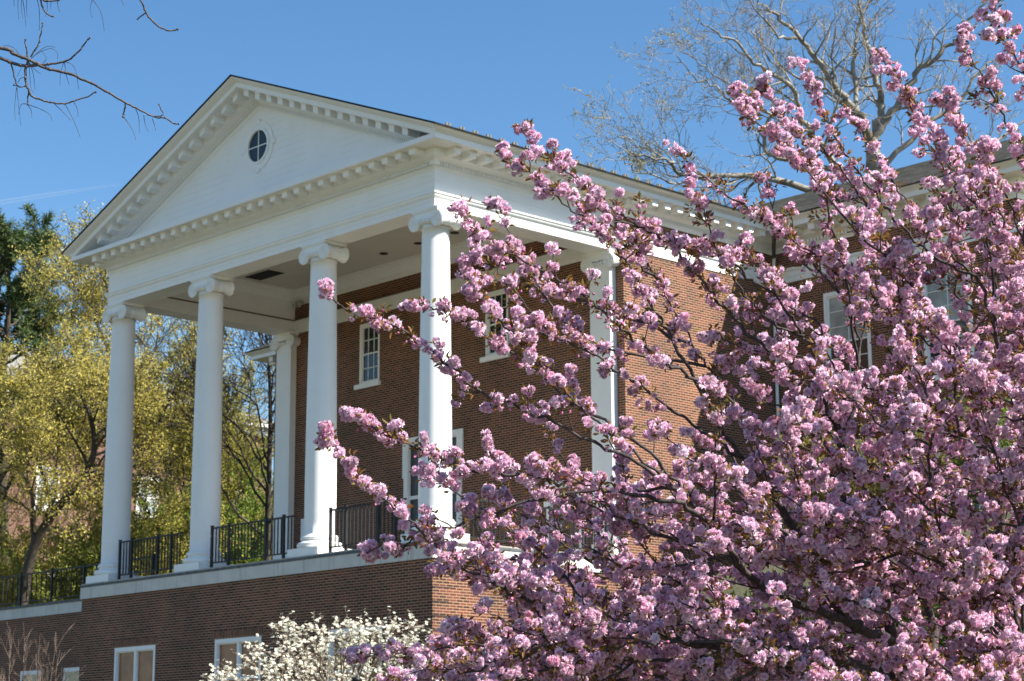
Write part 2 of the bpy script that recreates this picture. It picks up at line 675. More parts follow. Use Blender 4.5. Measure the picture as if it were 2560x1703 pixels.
for sgn in (1, -1):
    for k in range(14):
        c = XC + sgn * (SP / 2 + k * SP)
        xa, xb = c - MW / 2, c + MW / 2
        if min(zr(xa), zr(xb)) - 0.45 < 9.80:
            continue
        m = MB()
        for (e, zlo, zhi, yf) in ((0, -0.468, -0.312, -0.625), (0.022, -0.312, -0.283, -0.647)):
            v = []
            for dz in (zlo, zhi):
                for y in (yf, -0.28):
                    v += [(xa - e, y, zr(xa - e) + dz), (xb + e, y, zr(xb + e) + dz)]
            m.hexa(v)
        m.build('modillion', M['white'], ped)

# oval window
ovc = (XC + 0.04, 11.50)


def ring_mesh(mb, rx0, rz0, rx1, rz1, y0, y1, n=56, cx=ovc[0], cz=ovc[1]):
    v = []
    for k in range(n):
        a = 2 * math.pi * k / n
        c, s = math.cos(a), math.sin(a)
        v += [(cx + rx0 * c, y0, cz + rz0 * s), (cx + rx1 * c, y0, cz + rz1 * s), (cx + rx1 * c, y1, cz + rz1 * s), (cx + rx0 * c, y1, cz + rz0 * s)]
    f = []
    for k in range(n):
        a, b = 4 * k, 4 * ((k + 1) % n)
        for j in range(4):
            f.append((a + j, a + (j + 1) % 4, b + (j + 1) % 4, b + j))
    mb.add(v, f)


ow = MB()
ring_mesh(ow, 0.47, 0.49, 0.66, 0.69, -0.03, 0.05)
for a in range(4):
    c, s = math.cos(a * math.pi / 2), math.sin(a * math.pi / 2)
    ow.box(ovc[0] + 0.66 * c - 0.07 - 0.02 * abs(c), ovc[0] + 0.66 * c + 0.07 + 0.02 * abs(c), -0.045, 0.02, ovc[1] + 0.69 * s - 0.07, ovc[1] + 0.69 * s + 0.07)
oval = sub(bld, 'oval_window', ow, M['white'])
of = MB()
ring_mesh(of, 0.43, 0.445, 0.50, 0.515, -0.06, 0.02)
sub(oval, 'frame', of, M['white'])
om = MB()
om.box(ovc[0] - 0.014, ovc[0] + 0.014, -0.024, -0.008, ovc[1] - 0.45, ovc[1] + 0.45)
om.box(ovc[0] - 0.44, ovc[0] + 0.44, -0.026, -0.007, ovc[1] - 0.014, ovc[1] + 0.014)
sub(oval, 'muntin', om, M['white'])
og = MB()
n = 48
og.add([(ovc[0] + 0.48 * math.cos(2 * math.pi * k / n), -0.006, ovc[1] + 0.495 * math.sin(2 * math.pi * k / n)) for k in range(n)], [tuple(range(n))])
sub(oval, 'pane', og, M['oval'])

# ------------------------------------------------------------------ roofs
rf = MB()


def slope_slab(mb, pts, t=0.045):
    """quad slab: four corners (top surface), thickness downwards"""
    v = [(x, y, z - t) for x, y, z in pts] + list(pts)
    mb.add(v, [(0, 1, 2, 3), (7, 6, 5, 4), (0, 4, 5, 1), (1, 5, 6, 2), (2, 6, 7, 3), (3, 7, 4, 0)])


ex = TIPX + 0.02
zE = TIPZ - RS * 0.02 + 0.035
zR = zr(XC) + 0.035
slope_slab(rf, [(ex, -0.985, zE), (ex, 19, zE), (XC, 19, zR), (XC, -0.985, zR)])
slope_slab(rf, [(XC - 0.001, -0.985, zR - 0.002), (XC - 0.001, 19, zR - 0.002), (-W - ex, 19, zE - 0.002), (-W - ex, -0.985, zE - 0.002)])
roof = sub(bld, 'roof', rf, M['shingle'])
YE, YR, ZR2 = 11.73, 18.0, 12.735
for x0, x1 in ((-23.75, -W - 1.11), (1.11, 9.3)):
    wr = MB()
    slope_slab(wr, [(x0, YE, 9.955), (x1, YE, 9.955), (x1 if x0 < 0 else 9.3, YR, ZR2), (x0, YR, ZR2)])
    slope_slab(wr, [(x0, YR + 0.002, ZR2 - 0.001), (x1, YR + 0.002, ZR2 - 0.001), (x1, 24.5, 9.9), (x0, 24.5, 9.9)])
    if x0 < 0:
        sub(bld, 'wing_roof', wr, M['wshingle'])
# valley fill between the main roof and the wing roofs
slope_slab(wr, [(-6, YE + 0.3, 9.955 + 0.13), (1.109, YE + 0.3, 9.955 + 0.13), (1.109, YR, ZR2 - 0.003), (-6, YR, ZR2 - 0.003)])
wroof = sub(bld, 'wing_roof', wr, M['wshingle'])
for k in range(46):
    row = k % 2
    m = MB()
    y = -0.35 + k * 0.225
    up = 0.22 + 0.30 * row
    x = ex - up
    z = zr(x) + 0.035
    for q in ((0,) if row else (-0.05, 0.05)):
        m.box(x - 0.012, x + 0.012, y + q - 0.03, y + q + 0.03, z - 0.01, z + 0.075)
        m.box(x - 0.05, x + 0.012, y + q - 0.012, y + q + 0.012, z + 0.0, z + 0.012)
    m.build('snow_guard', M['guard'], roof)

# ------------------------------------------------------------------ columns
SPC = (W - 0.698) / 3.1418
COLX = [-0.349, -0.349 - SPC, -W + 0.349 + SPC, -W + 0.349]
CY = 0.349


def make_column():
    sh = MB()
    prof = []
    z0, z1 = 0.66, 7.80
    for i in range(25):
        t = i / 24
        r = 0.405 - 0.068 * (max(0, t - 0.12) / 0.88) ** 1.55
        prof.append((r, z0 + (z1 - z0) * t))
    prof = [(0.455, 0.60), (0.455, 0.625), (0.425, 0.64)] + prof + [(0.352, 7.80), (0.358, 7.815), (0.352, 7.83), (0.338, 7.835), (0.338, 7.92)]
    sh.lathe(prof, 0, 0, 72)
    col = sh.build('column', M['white'], bld, True)
    base = MB()

    def torus(rc, zc, r, n=9):
        return [(rc + r * math.cos(a), zc + r * math.sin(a)) for a in np.linspace(-math.pi / 2, math.pi / 2, n)]
    base.lathe([(0.3, 0.285)] + torus(0.50, 0.375, 0.085) + [(0.475, 0.468), (0.452, 0.475), (0.436, 0.495), (0.446, 0.512)] + torus(0.455, 0.555, 0.043) + [(0.3, 0.60)], 0, 0, 72)
    base.build('base', M['white'], col, True)
    MB().box(-0.585, 0.585, -0.585, 0.585, FL - 0.01, 0.29).build('plinth', M['white'], col)
    cap = MB()
    # two bolsters running front to back
    for sx in (-1, 1):
        cx, cz = sx * 0.415, 7.985
        pr = [(0.05, -0.352), (0.205, -0.352), (0.212, -0.34), (0.212, -0.315), (0.198, -0.29), (0.165, -0.20), (0.140, -0.1), (0.142, -0.045), (0.152, -0.04), (0.152, 0.04),
              (0.142, 0.045), (0.140, 0.1), (0.165, 0.20), (0.198, 0.29), (0.212, 0.315), (0.212, 0.34), (0.205, 0.352), (0.05, 0.352)]
        cap.lathe(pr, cx, 0, 36, 'y', cz)
        # spiral bead on the two scroll faces
        th = np.linspace(0, 2.35 * 2 * math.pi, 70)
        r = 0.188 * (1 - th / th[-1] * 0.80)
        for fy in (-0.356, 0.356):
            a0 = math.pi / 2
            pts = np.stack([cx + sx * r * np.sin(th), np.full_like(th, fy), cz + r * np.cos(th)], 1)
            cap.tube(pts, 0.011, 5)
            cap.lathe([(0.03, -0.012), (0.03, 0.012)], cx, fy, 16, 'y', cz)
    # the canalis between the scrolls and the abacus
    for fy in (-1, 1):
        v = []
        xs = np.linspace(-0.42, 0.42, 11)
        for y in (0.348, 0.29):
            v += [(x, fy * y, 8.005 + 0.055 * (x / 0.42) ** 2 - 0.0) for x in xs] + [(x, fy * y, 8.197) for x in xs]
        f = []
        nn = len(xs)
        for i in range(nn - 1):
            f += [(i, i + 1, nn + i + 1, nn + i), (2 * nn + i, 3 * nn + i, 3 * nn + i + 1, 2 * nn + i + 1), (i, 2 * nn + i, 2 * nn + i + 1, i + 1)]
        cap.add(v, f)
        cap.tube([(x, fy * 0.352, 8.012 + 0.055 * (x / 0.42) ** 2) for x in xs], 0.012, 5)
    cap.box(-0.40, 0.40, -0.30, 0.30, 7.99, 8.19)
    capo = cap.build('capital', M['white'], col, False)
    ab = MB().box(-0.47, 0.47, -0.372, 0.372, 8.197, 8.235).box(-0.49, 0.49, -0.39, 0.39, 8.235, 8.281)
    ab.build('abacus', M['white'], col)
    ec = MB()
    ec.lathe([(0.30, 7.895), (0.36, 7.90), (0.405, 7.925), (0.425, 7.965), (0.42, 8.0), (0.3, 8.01)], 0, 0, 48)
    for k in range(24):
        a = 2 * math.pi * (k + 0.5) / 24
        c, s = math.cos(a), math.sin(a)
        ec.tube([(0.37 * c, 0.37 * s, 7.893), (0.418 * c, 0.418 * s, 7.92), (0.445 * c, 0.445 * s, 7.965), (0.43 * c, 0.43 * s, 8.005)], [0.012, 0.026, 0.03, 0.015], 6)
    ec.build('echinus', M['white'], col, True)
    return col


col0 = make_column()
for i, x in enumerate(COLX):
    if i == 0:
        first = col0
    else:
        copy_tree(col0, bld, (x, CY, 0))
col0.location = Vector(col0.location) + Vector((COLX[0], CY, 0))

# pilasters against the brick wall
for x0, x1 in ((-0.735, 0.0), (-W + 0.073, -W + 0.805)):
    p = MB().box(x0, x1, 6.19, YW + 0.05, 0.5, 7.93)
    pil = p.build('pilaster', M['white'], bld)
    b = MB().box(x0 - 0.05, x1 + 0.05, 6.13, YW + 0.06, FL - 0.01, 0.30).box(x0 - 0.03, x1 + 0.03, 6.155, YW + 0.055, 0.30, 0.5)
    b.build('base', M['white'], pil)
    c = MB()
    xm, hw = (x0 + x1) / 2, (x1 - x0) / 2
    for sx in (-1, 1):
        cx, cz = xm + sx * (hw + 0.045), 7.985
        c.lathe([(0.05, 6.10), (0.20, 6.10), (0.208, 6.115), (0.208, 6.14), (0.17, 6.22), (0.15, 6.30), (0.15, YW)], cx, 0, 32, 'y', cz)
        th = np.linspace(0, 2.35 * 2 * math.pi, 60)
        r = 0.185 * (1 - th / th[-1] * 0.80)
        c.tube(np.stack([cx + sx * r * np.sin(th), np.full_like(th, 6.097), cz + r * np.cos(th)], 1), 0.011, 5)
        c.lathe([(0.03, 6.088), (0.03, 6.11)], cx, 0, 16, 'y', cz)
    c.box(xm - hw - 0.03, xm + hw + 0.03, 6.115, YW, 8.03, 8.2)
    xs = np.linspace(xm - hw, xm + hw, 9)
    c.tube([(x, 6.11, 8.03 + 0.05 * ((x - xm) / hw) ** 2) for x in xs], 0.014, 5)
    for k in range(5):
        x = xm - hw + 0.16 + k * (2 * hw - 0.32) / 4
        c.lathe([(0.01, 7.90), (0.035, 7.92), (0.045, 7.96), (0.03, 8.01)], x, 6.15, 10)
    c.box(xm - hw - 0.1, xm + hw + 0.1, 6.09, YW, 8.2, 8.281)
    c.build('capital', M['white'], pil)

# ------------------------------------------------------------------ ceiling inside the portico
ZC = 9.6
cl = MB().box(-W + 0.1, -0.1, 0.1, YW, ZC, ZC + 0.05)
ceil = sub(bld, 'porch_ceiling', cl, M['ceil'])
bm = MB()
bm.box(-W + 0.05, -W + 0.690, 0.05, YW, 8.665, ZC)
bm.box(-0.690, -0.05, 0.05, YW, 8.665, ZC)
bm.box(-W + 0.691, -0.691, 0.05, 0.690, 8.665, ZC)
sub(ceil, 'beam_face', bm, M['white'])
gr = MB()
gr.box(-W + 0.690, -W + 0.715, 0.69, YW - 0.02, 8.66, 8.70)
gr.box(-W + 0.80, -0.72, YW - 0.10, YW - 0.002, 8.66, 8.70)
sub(ceil, 'timber_ledge', gr, M['grime'])
wb = MB()
wb.box(-W + 0.698, -0.698, YW - 0.07, YW, 8.284, 8.655)
wb.box(-W + 0.698, -0.698, YW - 0.05, YW, 8.24, 8.283)
sub(ceil, 'wall_band', wb, M['white'])
cr = MB()
path_in = [(-W + 0.690, 0.690), (-W + 0.690, YW), (-0.690, YW), (-0.690, 0.690), (-W + 0.690, 0.690)]
for (a, b) in zip(path_in[:-1], path_in[1:]):
    d = unit(np.array([b[0] - a[0], b[1] - a[1]]))
    nrm = np.array([d[1], -d[0]])
    cprof = [(0.0, 9.15), (0.02, 9.16), (0.03, 9.30), (0.06, 9.32), (0.10, 9.36), (0.20, 9.44), (0.24, 9.455), (0.25, 9.50), (0.30, 9.51), (0.30, 9.599), (0.0, 9.599)]
    n = len(cprof)
    v = []
    for q, sg in ((a, 1), (b, -1)):
        for o, z in cprof:
            p = np.array(q) + nrm * o + d * o * sg
            v.append((p[0], p[1], z))
    cr.add(v, [(k, k + n, (k + 1) % n + n, (k + 1) % n) for k in range(n)])
sub(ceil, 'crown_moulding', cr, M['white'])
sub(ceil, 'vent_opening', MB().box(-13.28, -12.05, 4.0, 4.6, ZC - 0.012, ZC - 0.002), M['black'])
for x, y in ((-8.22, 5.3), (-6.66, 5.28), (-5.1, 5.28)):
    m = MB().lathe([(0.13, ZC - 0.014), (0.13, ZC - 0.003)], x, y, 24)
    sub(ceil, 'downlight', m, M['black'])
fl = MB().box(-13.62, -13.35, 6.2, 6.36, 9.15, 9.22).lathe([(0.06, 9.02), (0.075, 9.14)], -13.60, 6.2, 14).lathe([(0.06, 9.02), (0.075, 9.14)], -13.38, 6.2, 14)
sub(ceil, 'floodlight', fl, M['cap'])


# ------------------------------------------------------------------ walls with openings
def wall(name, axis, c, u0, u1, z0, z1, holes, mat, parent, depth=0.13, outward=-1):
    """brick face in the plane axis=c; holes (u0,u1,z0,z1) with brick reveals of given depth"""
    us = sorted(set([u0, u1] + [h[0] for h in holes] + [h[1] for h in holes]))
    zs = sorted(set([z0, z1] + [h[2] for h in holes] + [h[3] for h in holes]))
    mb = MB()

    def P(u, w, z):
        return (u, c + w, z) if axis == 'y' else (c + w, u, z)
    for i in range(len(us) - 1):
        for j in range(len(zs) - 1):
            um, zm = (us[i] + us[i + 1]) / 2, (zs[j] + zs[j + 1]) / 2
            if any(h[0] < um < h[1] and h[2] < zm < h[3] for h in holes):
                continue
            mb.add([P(us[i], 0, zs[j]), P(us[i + 1], 0, zs[j]), P(us[i + 1], 0, zs[j + 1]), P(us[i], 0, zs[j + 1])], [(0, 1, 2, 3)])
    w = -outward * depth
    for h in holes:
        r = [(h[0], h[2]), (h[1], h[2]), (h[1], h[3]), (h[0], h[3])]
        for k in range(4):
            a, b = r[k], r[(k + 1) % 4]
            mb.add([P(a[0], 0, a[1]), P(b[0], 0, b[1]), P(b[0], w, b[1]), P(a[0], w, a[1])], [(0, 1, 2, 3)])
    return mb.build(name, mat, parent)


def window(x0, x1, z0, z1, y, cols, rows, pane_mat, name='window', sash=True, fw=0.07, sill=True, frame_w=None, lintel=True, dbl=False, axis='y', lower_mat=None):
    """window set in a wall facing -Y at plane y"""
    fr_ = MB()
    yo, yi = y - 0.012, y + 0.10
    fr_.box(x0, x0 + fw, yo, yi, z0, z1).box(x1 - fw, x1, yo, yi, z0, z1)
    fr_.box(x0 + fw, x1 - fw, yo + 0.002, yi, z1 - fw * 1.25, z1)
    fr_.box(x0 + fw, x1 - fw, yo + 0.002, yi, z0, z0 + fw * 0.7)
    win = fr_.build(name, M['white'], bld)
    a, b, c, d = x0 + fw, x1 - fw, z0 + fw * 0.7, z1 - fw * 1.25
    sa = MB()
    s = 0.045
    zm = (c + d) / 2
    y1 = y + 0.03
    if sash:
        sa.box(a, a + s, y1, y1 + 0.05, c, d).box(b - s, b, y1, y1 + 0.05, c, d)
        for zz in (c, zm - s / 2, d - s):
            sa.box(a + s, b - s, y1 + 0.001, y1 + 0.05, zz, zz + s)
    if dbl:
        xm = (a + b) / 2
        sa.box(xm - 0.05, xm + 0.05, y + 0.005, y1 + 0.05, c, d)
        sa.box(a, xm - 0.05, y1, y1 + 0.05, c + 1.15, c + 1.21).box(xm + 0.05, b, y1, y1 + 0.05, c + 1.15, c + 1.21)
        for (p, q) in ((a, xm - 0.05), (xm + 0.05, b)):
            sa.box(p, p + 0.03, y1, y1 + 0.05, c, d).box(q - 0.03, q, y1, y1 + 0.05, c, d)
            sa.box(p + 0.03, q - 0.03, y1 + 0.001, y1 + 0.05, d - 0.03, d)
    if len(sa.v):
        sa.build('sash', M['white'], win)
    mu = MB()
    for i in range(1, cols):
        x = a + (b - a) * i / cols
        mu.box(x - 0.011, x + 0.011, y1 + 0.022, y1 + 0.042, c + 0.01, d - 0.01)
    for j in range(1, rows):
        z = c + (d - c) * j / rows
        if sash and abs(z - zm) < 0.03:
            continue
        mu.box(a + 0.01, b - 0.01, y1 + 0.020, y1 + 0.043, z - 0.011, z + 0.011)
    if len(mu.v):
        mu.build('muntin', M['white'], win)
    MB().box(a - 0.005, b + 0.005, y1 + 0.045, y1 + 0.055, zm if lower_mat else c - 0.005, d + 0.005).build('pane', pane_mat, win)
    if lower_mat:
        MB().box(a - 0.005, b + 0.005, y1 + 0.038, y1 + 0.044, c - 0.005, zm - 0.001).build('pane', lower_mat, win)
    if sill:
        MB().box(x0 - 0.16, x1 + 0.06, y - 0.09, y + 0.1, z0 - 0.14, z0 - 0.001).build('sill', M['cap'] if dbl else M['white'], win)
    if lintel:
        MB().box(x0 - 0.10, x1 + 0.10, y - 0.004, y + 0.05, z1 + 0.012, z1 + 0.215).build('lintel', M['soldier'], win)
    return win


# brick behind the columns
WIN_B = [(-10.63, -9.70, 6.16, 8.02), (-4.86, -3.93, 6.16, 8.02)]
WIN_B[1] = (-5.05, -4.12, 6.16, 8.02)
DOOR = (-8.50, -6.06, FL, 4.25)
DOOR2 = (-2.66, -1.30, FL, 2.35)
DOOR3 = (-W + 1.30, -W + 2.66, FL, 2.35)
wall('brick_wall', 'y', YW, -W - XW, XW, 0.0, 9.70, WIN_B + [DOOR, DOOR2, DOOR3], M['brick'], bld)
for h in WIN_B:
    window(*h, YW, 3, 4, M['glass'], lower_mat=M['glass'])


def doorway(h, leaf, name='door', head=True):
    x0, x1, z0, z1 = h
    c = MB()
    w = 0.17
    for (p, q) in ((x0 - 0.02, x0 + w), (x1 - w, x1 + 0.02)):
        c.box(p, q, YW - 0.05, YW + 0.10, z0, z1 - 0.2)
        c.box(p + 0.04, q - 0.04, YW - 0.075, YW - 0.05, z0 + 0.2, z1 - 0.25)
    c.box(x0 - 0.02, x1 + 0.02, YW - 0.052, YW + 0.10, z1 - 0.2, z1)
    c.box(x0 + 0.04, x1 - 0.04, YW - 0.077, YW - 0.052, z1 - 0.16, z1 - 0.04)
    for (p, q) in ((x0 - 0.075, x0 - 0.021), (x1 + 0.021, x1 + 0.075)):
        c.box(p, q, YW - 0.05, YW + 0.02, z1 - 0.32 * (z1 - z0) ** 0.9, z1 - 0.001)
    d = c.build(name, M['white'], bld)
    lf = MB()
    lf.box(x0 + w, x1 - w, YW + 0.06, YW + 0.10, z0, z1 - 0.2)
    lf.build('door_leaf', leaf, d)
    bars = MB()
    nb = 2 if x1 - x0 > 2 else 1
    for i in range(1, nb * 2):
        x = x0 + w + (x1 - x0 - 2 * w) * i / (nb * 2)
        bars.box(x - 0.03, x + 0.03, YW + 0.035, YW + 0.06, z0, z1 - 0.2)
    if z1 > 3:
        bars.box(x0 + w, x1 - w, YW + 0.03, YW + 0.062, 2.45, 2.55)
    bars.build('stile', M['white'] if z1 > 3 else leaf, d)
    return d


doorway(DOOR, M['doorleaf'])
doorway(DOOR2, M['browndoor'])
doorway(DOOR3, M['browndoor'])

# side wall (sunlit), wing walls
belt = MB()
wall('brick_wall', 'x', XW, YW, YV, -6.6, 9.30, [], M['brick'], bld, outward=1)
WW = [(2.05, 3.60, 4.9, 7.76), (5.3, 6.85, 4.9, 7.76)]
WW2 = [(2.05, 3.60, 0.9, 3.6), (5.3, 6.85, 0.9, 3.6)]
wall('wing_wall', 'y', YV, XW, XV, -6.8, 9.30, WW + WW2, M['brick'], bld)
wall('wing_wall', 'x', XV, YV, 24.0, -6.8, 9.30, [], M['brick'], bld, outward=1)
for h in WW:
    window(*h, YV, 2, 6, M['paleblind'], name='window', fw=0.10, lower_mat=M['glass'])
for h in WW2:
    window(*h, YV, 2, 6, M['paleblind'], name='window', fw=0.10, lower_mat=M['glass'])
wall('wing_wall', 'y', YV, -W - 8.36, -W - XW, -0.2, 9.30, [], M['brick'], bld)
wall('wing_wall', 'x', -W - 8.36, YV, 24.0, -0.2, 9.30, [], M['brick'], bld, outward=-1)
wall('brick_wall', 'x', -W - XW, YW, YV, -0.2, 9.30, [], M['brick'], bld, outward=-1)
wall('wing_wall', 'y', 24.0, -W - 8.36, XV, -0.2, 9.8, [], M['brick'], bld, outward=1)
# white belt course along the sunlit side, the wing and its end
bp = [(-0.02, 8.295), (0.03, 8.295), (0.03, 8.45), (0.045, 8.46), (0.045, 8.60), (0.09, 8.63), (0.10, 8.70), (0.0, 8.72), (-0.02, 8.72)]
sweep(belt, [(XW, YW - 0.002), (XW, YV), (XV, YV), (XV, 23.9)], [1, 1, 1], bp)
belt.box(XW - 0.34, XW + 0.03, YW - 0.035, YW - 0.003, 8.295, 8.70)
sub(bld, 'belt_course', belt, M['white'])
belt = MB()
sweep(belt, [(-W - 8.36, 23.9), (-W - 8.36, YV), (-W - XW, YV)], [1, 1], bp)
sub(bld, 'belt_course', belt, M['white'])
# cornice of the brick part
wc = MB()
cprofile = [(-0.04, 9.21), (0.012, 9.21), (0.02, 9.24), (0.045, 9.285), (0.06, 9.31), (-0.01, 9.312), (-0.01, 9.40), (0.13, 9.402), (0.15, 9.42),
            (0.24, 9.455), (0.29, 9.482), (0.29, 9.667), (0.31, 9.668), (0.776, 9.6655), (0.776, 9.788), (-0.04, 9.80)]
sweep(wc, [(XW, YW), (XW, YV), (XV, YV), (XV, 23.9)], [0.79, 1, 1], cprofile)
cyp = [(0.60, 9.79), (0.776, 9.79), (0.79, 9.80), (0.83, 9.83), (0.90, 9.865), (0.935, 9.88), (0.955, 9.905), (0.955, 9.93), (0.60, 9.93)]
sweep(wc, [(XW + 0.83, YV), (XV, YV), (XV, 23.9)], [1, 1], cyp)
wcorn = sub(bld, 'wing_cornice', wc, M['white'])
wc2 = MB()
sweep(wc2, [(-W - 8.36, 23.9), (-W - 8.36, YV), (-W - XW, YV), (-W - XW, YW)], [1, 1, 0.79], cprofile)
sweep(wc2, [(-W - 8.36, 23.9), (-W - 8.36, YV), (-W - XW - 0.83, YV)], [1, 1], cyp)
wcorn2 = sub(bld, 'wing_cornice', wc2, M['white'])
dd = MB()
for k in range(int(6.15 / 0.085)):
    y = YW + 0.02 + k * 0.085
    dd.box(XW - 0.02, XW + 0.088, y, y + 0.05, 9.308, 9.4015)
sub(wcorn, 'dentil_course', dd, M['white'])
dd = MB()
for k in range(int(7.6 / 0.12)):
    x = XW + 0.5 + k * 0.12
    dd.box(x, x + 0.085, YV - 0.108, YV + 0.02, 9.308, 9.4015)
sub(wcorn, 'dentil_course', dd, M['white'])
for k in range(11):
    y0 = 6.55 + k * 0.5027
    modillion(wcorn, XW + 0.225, 0.815, y0, y0 + 0.205, face='x')
for k in range(11):
    x0 = XW + 1.15 + k * 0.66
    modillion(wcorn, x0, x0 + 0.22, YV - 0.64, YV - 0.28)
for k in range(11):
    x0 = -W - 8.36 + 0.15 + k * 0.66
    modillion(wcorn2, x0, x0 + 0.22, YV - 0.64, YV - 0.28)
# downspout in the inner corner
ds = MB()
ds.tube([(XW + 0.35, YV - 0.35, 9.0), (XW + 0.12, YV - 0.12, 8.7), (XW + 0.1, YV - 0.1, 8.4), (XW + 0.1, YV - 0.1, -2.5)], 0.05, 10)
dso = ds.build('downspout', M['white'], bld, True)
MB().tube([(XW + 0.62, YV - 0.66, 9.62), (XW + 0.60, YV - 0.64, 9.45), (XW + 0.42, YV - 0.44, 9.25), (XW + 0.35, YV - 0.35, 9.02)], 0.06, 10).build('elbow', M['elbow'], dso, True)

# ------------------------------------------------------------------ base storey
ZB = -6.6
BW = [(-13.04, -11.04, -4.1, -1.83), (-8.28, -6.27, -4.1, -1.83), (-3.52, -1.51, -4.1, -1.83)]
BX0, BX1, BY = -W - 0.30, 0.30, -0.30
wall('base_wall', 'y', BY, BX0, BX1, ZB, -0.36, BW, M['brick'], bld, depth=0.14)
bs = wall('base_wall', 'x', BX1, BY, YW, ZB, -0.36, [], M['brick'], bld, outward=1)
wall('base_wall', 'x', BX0, BY, 2.1, ZB, -0.36, [], M['brick'], bld, outward=-1)
# flat black strips painting in the shade of recessed courses at the corner
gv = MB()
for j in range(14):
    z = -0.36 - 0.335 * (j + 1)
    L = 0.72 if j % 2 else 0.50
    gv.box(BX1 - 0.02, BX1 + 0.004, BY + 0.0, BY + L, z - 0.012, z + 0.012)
gv.build('groove_shade', M['black'], bs)
for h in BW:
    window(*h, BY, 1, 1, M['blind'], fw=0.09, sash=False, dbl=True)
sb = MB()
sweep(sb, [(BX0, YW), (BX0, BY), (BX1, BY), (BX1, YW)], [1, 1, 1], [(-0.1, -0.36), (0.04, -0.36), (0.04, -0.035), (-0.1, -0.035)])
sub(bld, 'stone_band', sb, M['stone'])
sl = MB()
sl.box(BX0 - 0.055, BX1 + 0.055, BY - 0.055, YW, -0.034, 0.035)
slab = sub(bld, 'terrace_slab', sl, M['slab'])
MB().box(BX0 - 0.035, BX1 + 0.035, BY - 0.035, YW - 0.004, 0.036, FL).build('paving', M['cap'], slab)

# ------------------------------------------------------------------ left garden wall with its own band
GX0, GX1, GY = -42.0, BX0 - 0.02, 2.1
gw = thing('garden_wall', 'brick retaining wall with pale stone band, left of the portico base', 'wall', (-25, GY, ZB))
MB().box(GX0, GX1, GY, GY + 0.35, ZB, -0.36).build('wall_face', M['brick'], gw)
MB().box(GX0, GX1, GY - 0.04, GY + 0.39, -0.36, -0.035).build('stone_band', M['stone'], gw)
MB().box(GX0, GX1, GY - 0.07, GY + 0.42, -0.034, 0.05).build('coping', M['slab'], gw)
for x0 in (-19.62, -22.2, -26.0):
    w0 = MB()
    a, b, c, d = x0, x0 + 1.25, -4.1, -2.05
    w0.box(a, a + 0.1, GY - 0.02, GY + 0.02, c, d).box(b - 0.1, b, GY - 0.02, GY + 0.02, c, d)
    w0.box(a + 0.1, b - 0.1, GY - 0.021, GY + 0.02, d - 0.12, d)
    wo_ = w0.build('window', M['white'], gw)
    MB().box(a + 0.1, b - 0.1, GY - 0.012, GY - 0.004, c, d - 0.12).build('pane', M['glass'], wo_)
    MB().box(a - 0.1, b + 0.1, GY - 0.005, GY + 0.02, d + 0.01, d + 0.25).build('lintel', M['soldier'], wo_)


# ------------------------------------------------------------------ iron railings
def railing(label, p0, p1, posts, spacing, ztop=1.19, zlow=0.22, zb=FL, finials=True):
    p0, p1 = np.array(p0, float), np.array(p1, float)
    L = np.linalg.norm(p1 - p0)
    d = (p1 - p0) / L
    nrm = np.array([-d[1], d[0]])
    t = thing('iron_railing', label, 'railing', (p0[0], p0[1], zb), 'black iron railings on the terraces')

    def bar(mb, a, b, hw, z0, z1):
        c0, c1 = p0 + d * a, p0 + d * b
        v = []
        for z in (z0, z1):
            for s in (-hw, hw):
                for c in (c0, c1):
                    q = c + nrm * s
                    v.append((q[0], q[1], z))
        mb.hexa(v)
    for z, h in ((ztop - 0.045, 0.045), (zlow, 0.035)):
        mb = MB()
        bar(mb, 0, L, 0.02, z, z + h)
        mb.build('rail', M['iron'], t)
    for s in posts:
        mb = MB()
        bar(mb, s - 0.032, s + 0.032, 0.032, zb - 0.02, ztop + 0.03)
        bar(mb, s - 0.04, s + 0.04, 0.04, ztop + 0.03, ztop + 0.05)
        mb.build('post', M['iron'], t)
    n = int(L / spacing)
    for i in range(n + 1):
        s = (i + 0.5) * L / (n + 1)
        if min(abs(s - q) for q in posts) < 0.055:
            continue
        mb = MB()
        bar(mb, s - 0.0135, s + 0.0135, 0.0135, zlow + 0.03, ztop - 0.045)
        mb.build('picket', M['iron'], t)
    return t


RY = -0.05
for lab, xs, xe in (('black iron railing between the first two columns from the left', [-13.354, -12.76, -11.46, -10.805], -10.3),
                    ('black iron railing between the two middle columns', [-8.891, -8.131, -6.496, -5.747], -5.35),
                    ('black iron railing left of the corner column, partly behind pink blossom', [-3.831, -3.215, -1.97, -1.342], -0.95)):
    x0 = xs[0] - 0.03
    railing(lab, (x0, RY), (xe, RY), [x - x0 for x in xs], 0.148)
railing('black iron railing on the sunlit side terrace behind pink blossom', (0.05, 1.0), (0.05, YW - 0.5), [0.03, 1.6, 3.2, 4.85], 0.148)
railing('long black iron railing on the garden wall at the far left', (GX0, GY + 0.1), (GX1 - 0.1, GY + 0.1), [GX1 - 0.15 - GX0 - 1.9 * k for k in range(14)], 0.30, 1.08, 0.15, 0.05)

# ------------------------------------------------------------------ ground
grass_mat, nt, b, o = new_mat('grass_ground')
c = obj_coord(nt)
g1 = ramp(nt, noise(nt, 0.35, 6, c), [(0.3, (0.045, 0.05, 0.018)), (0.5, (0.08, 0.075, 0.034)), (0.72, (0.12, 0.095, 0.06))])
nt.links.new(mix_rgb(nt, 0.5, g1, ramp(nt, noise(nt, 9, 5, c), [(0.3, (0.5, 0.5, 0.5)), (0.7, (1.5, 1.5, 1.4))]), 'MULTIPLY'), b.inputs['Base Color'])
b.inputs['Roughness'].default_value = 0.95
bump(nt, b, noise(nt, 20, 5, c), 0.8, 0.06)


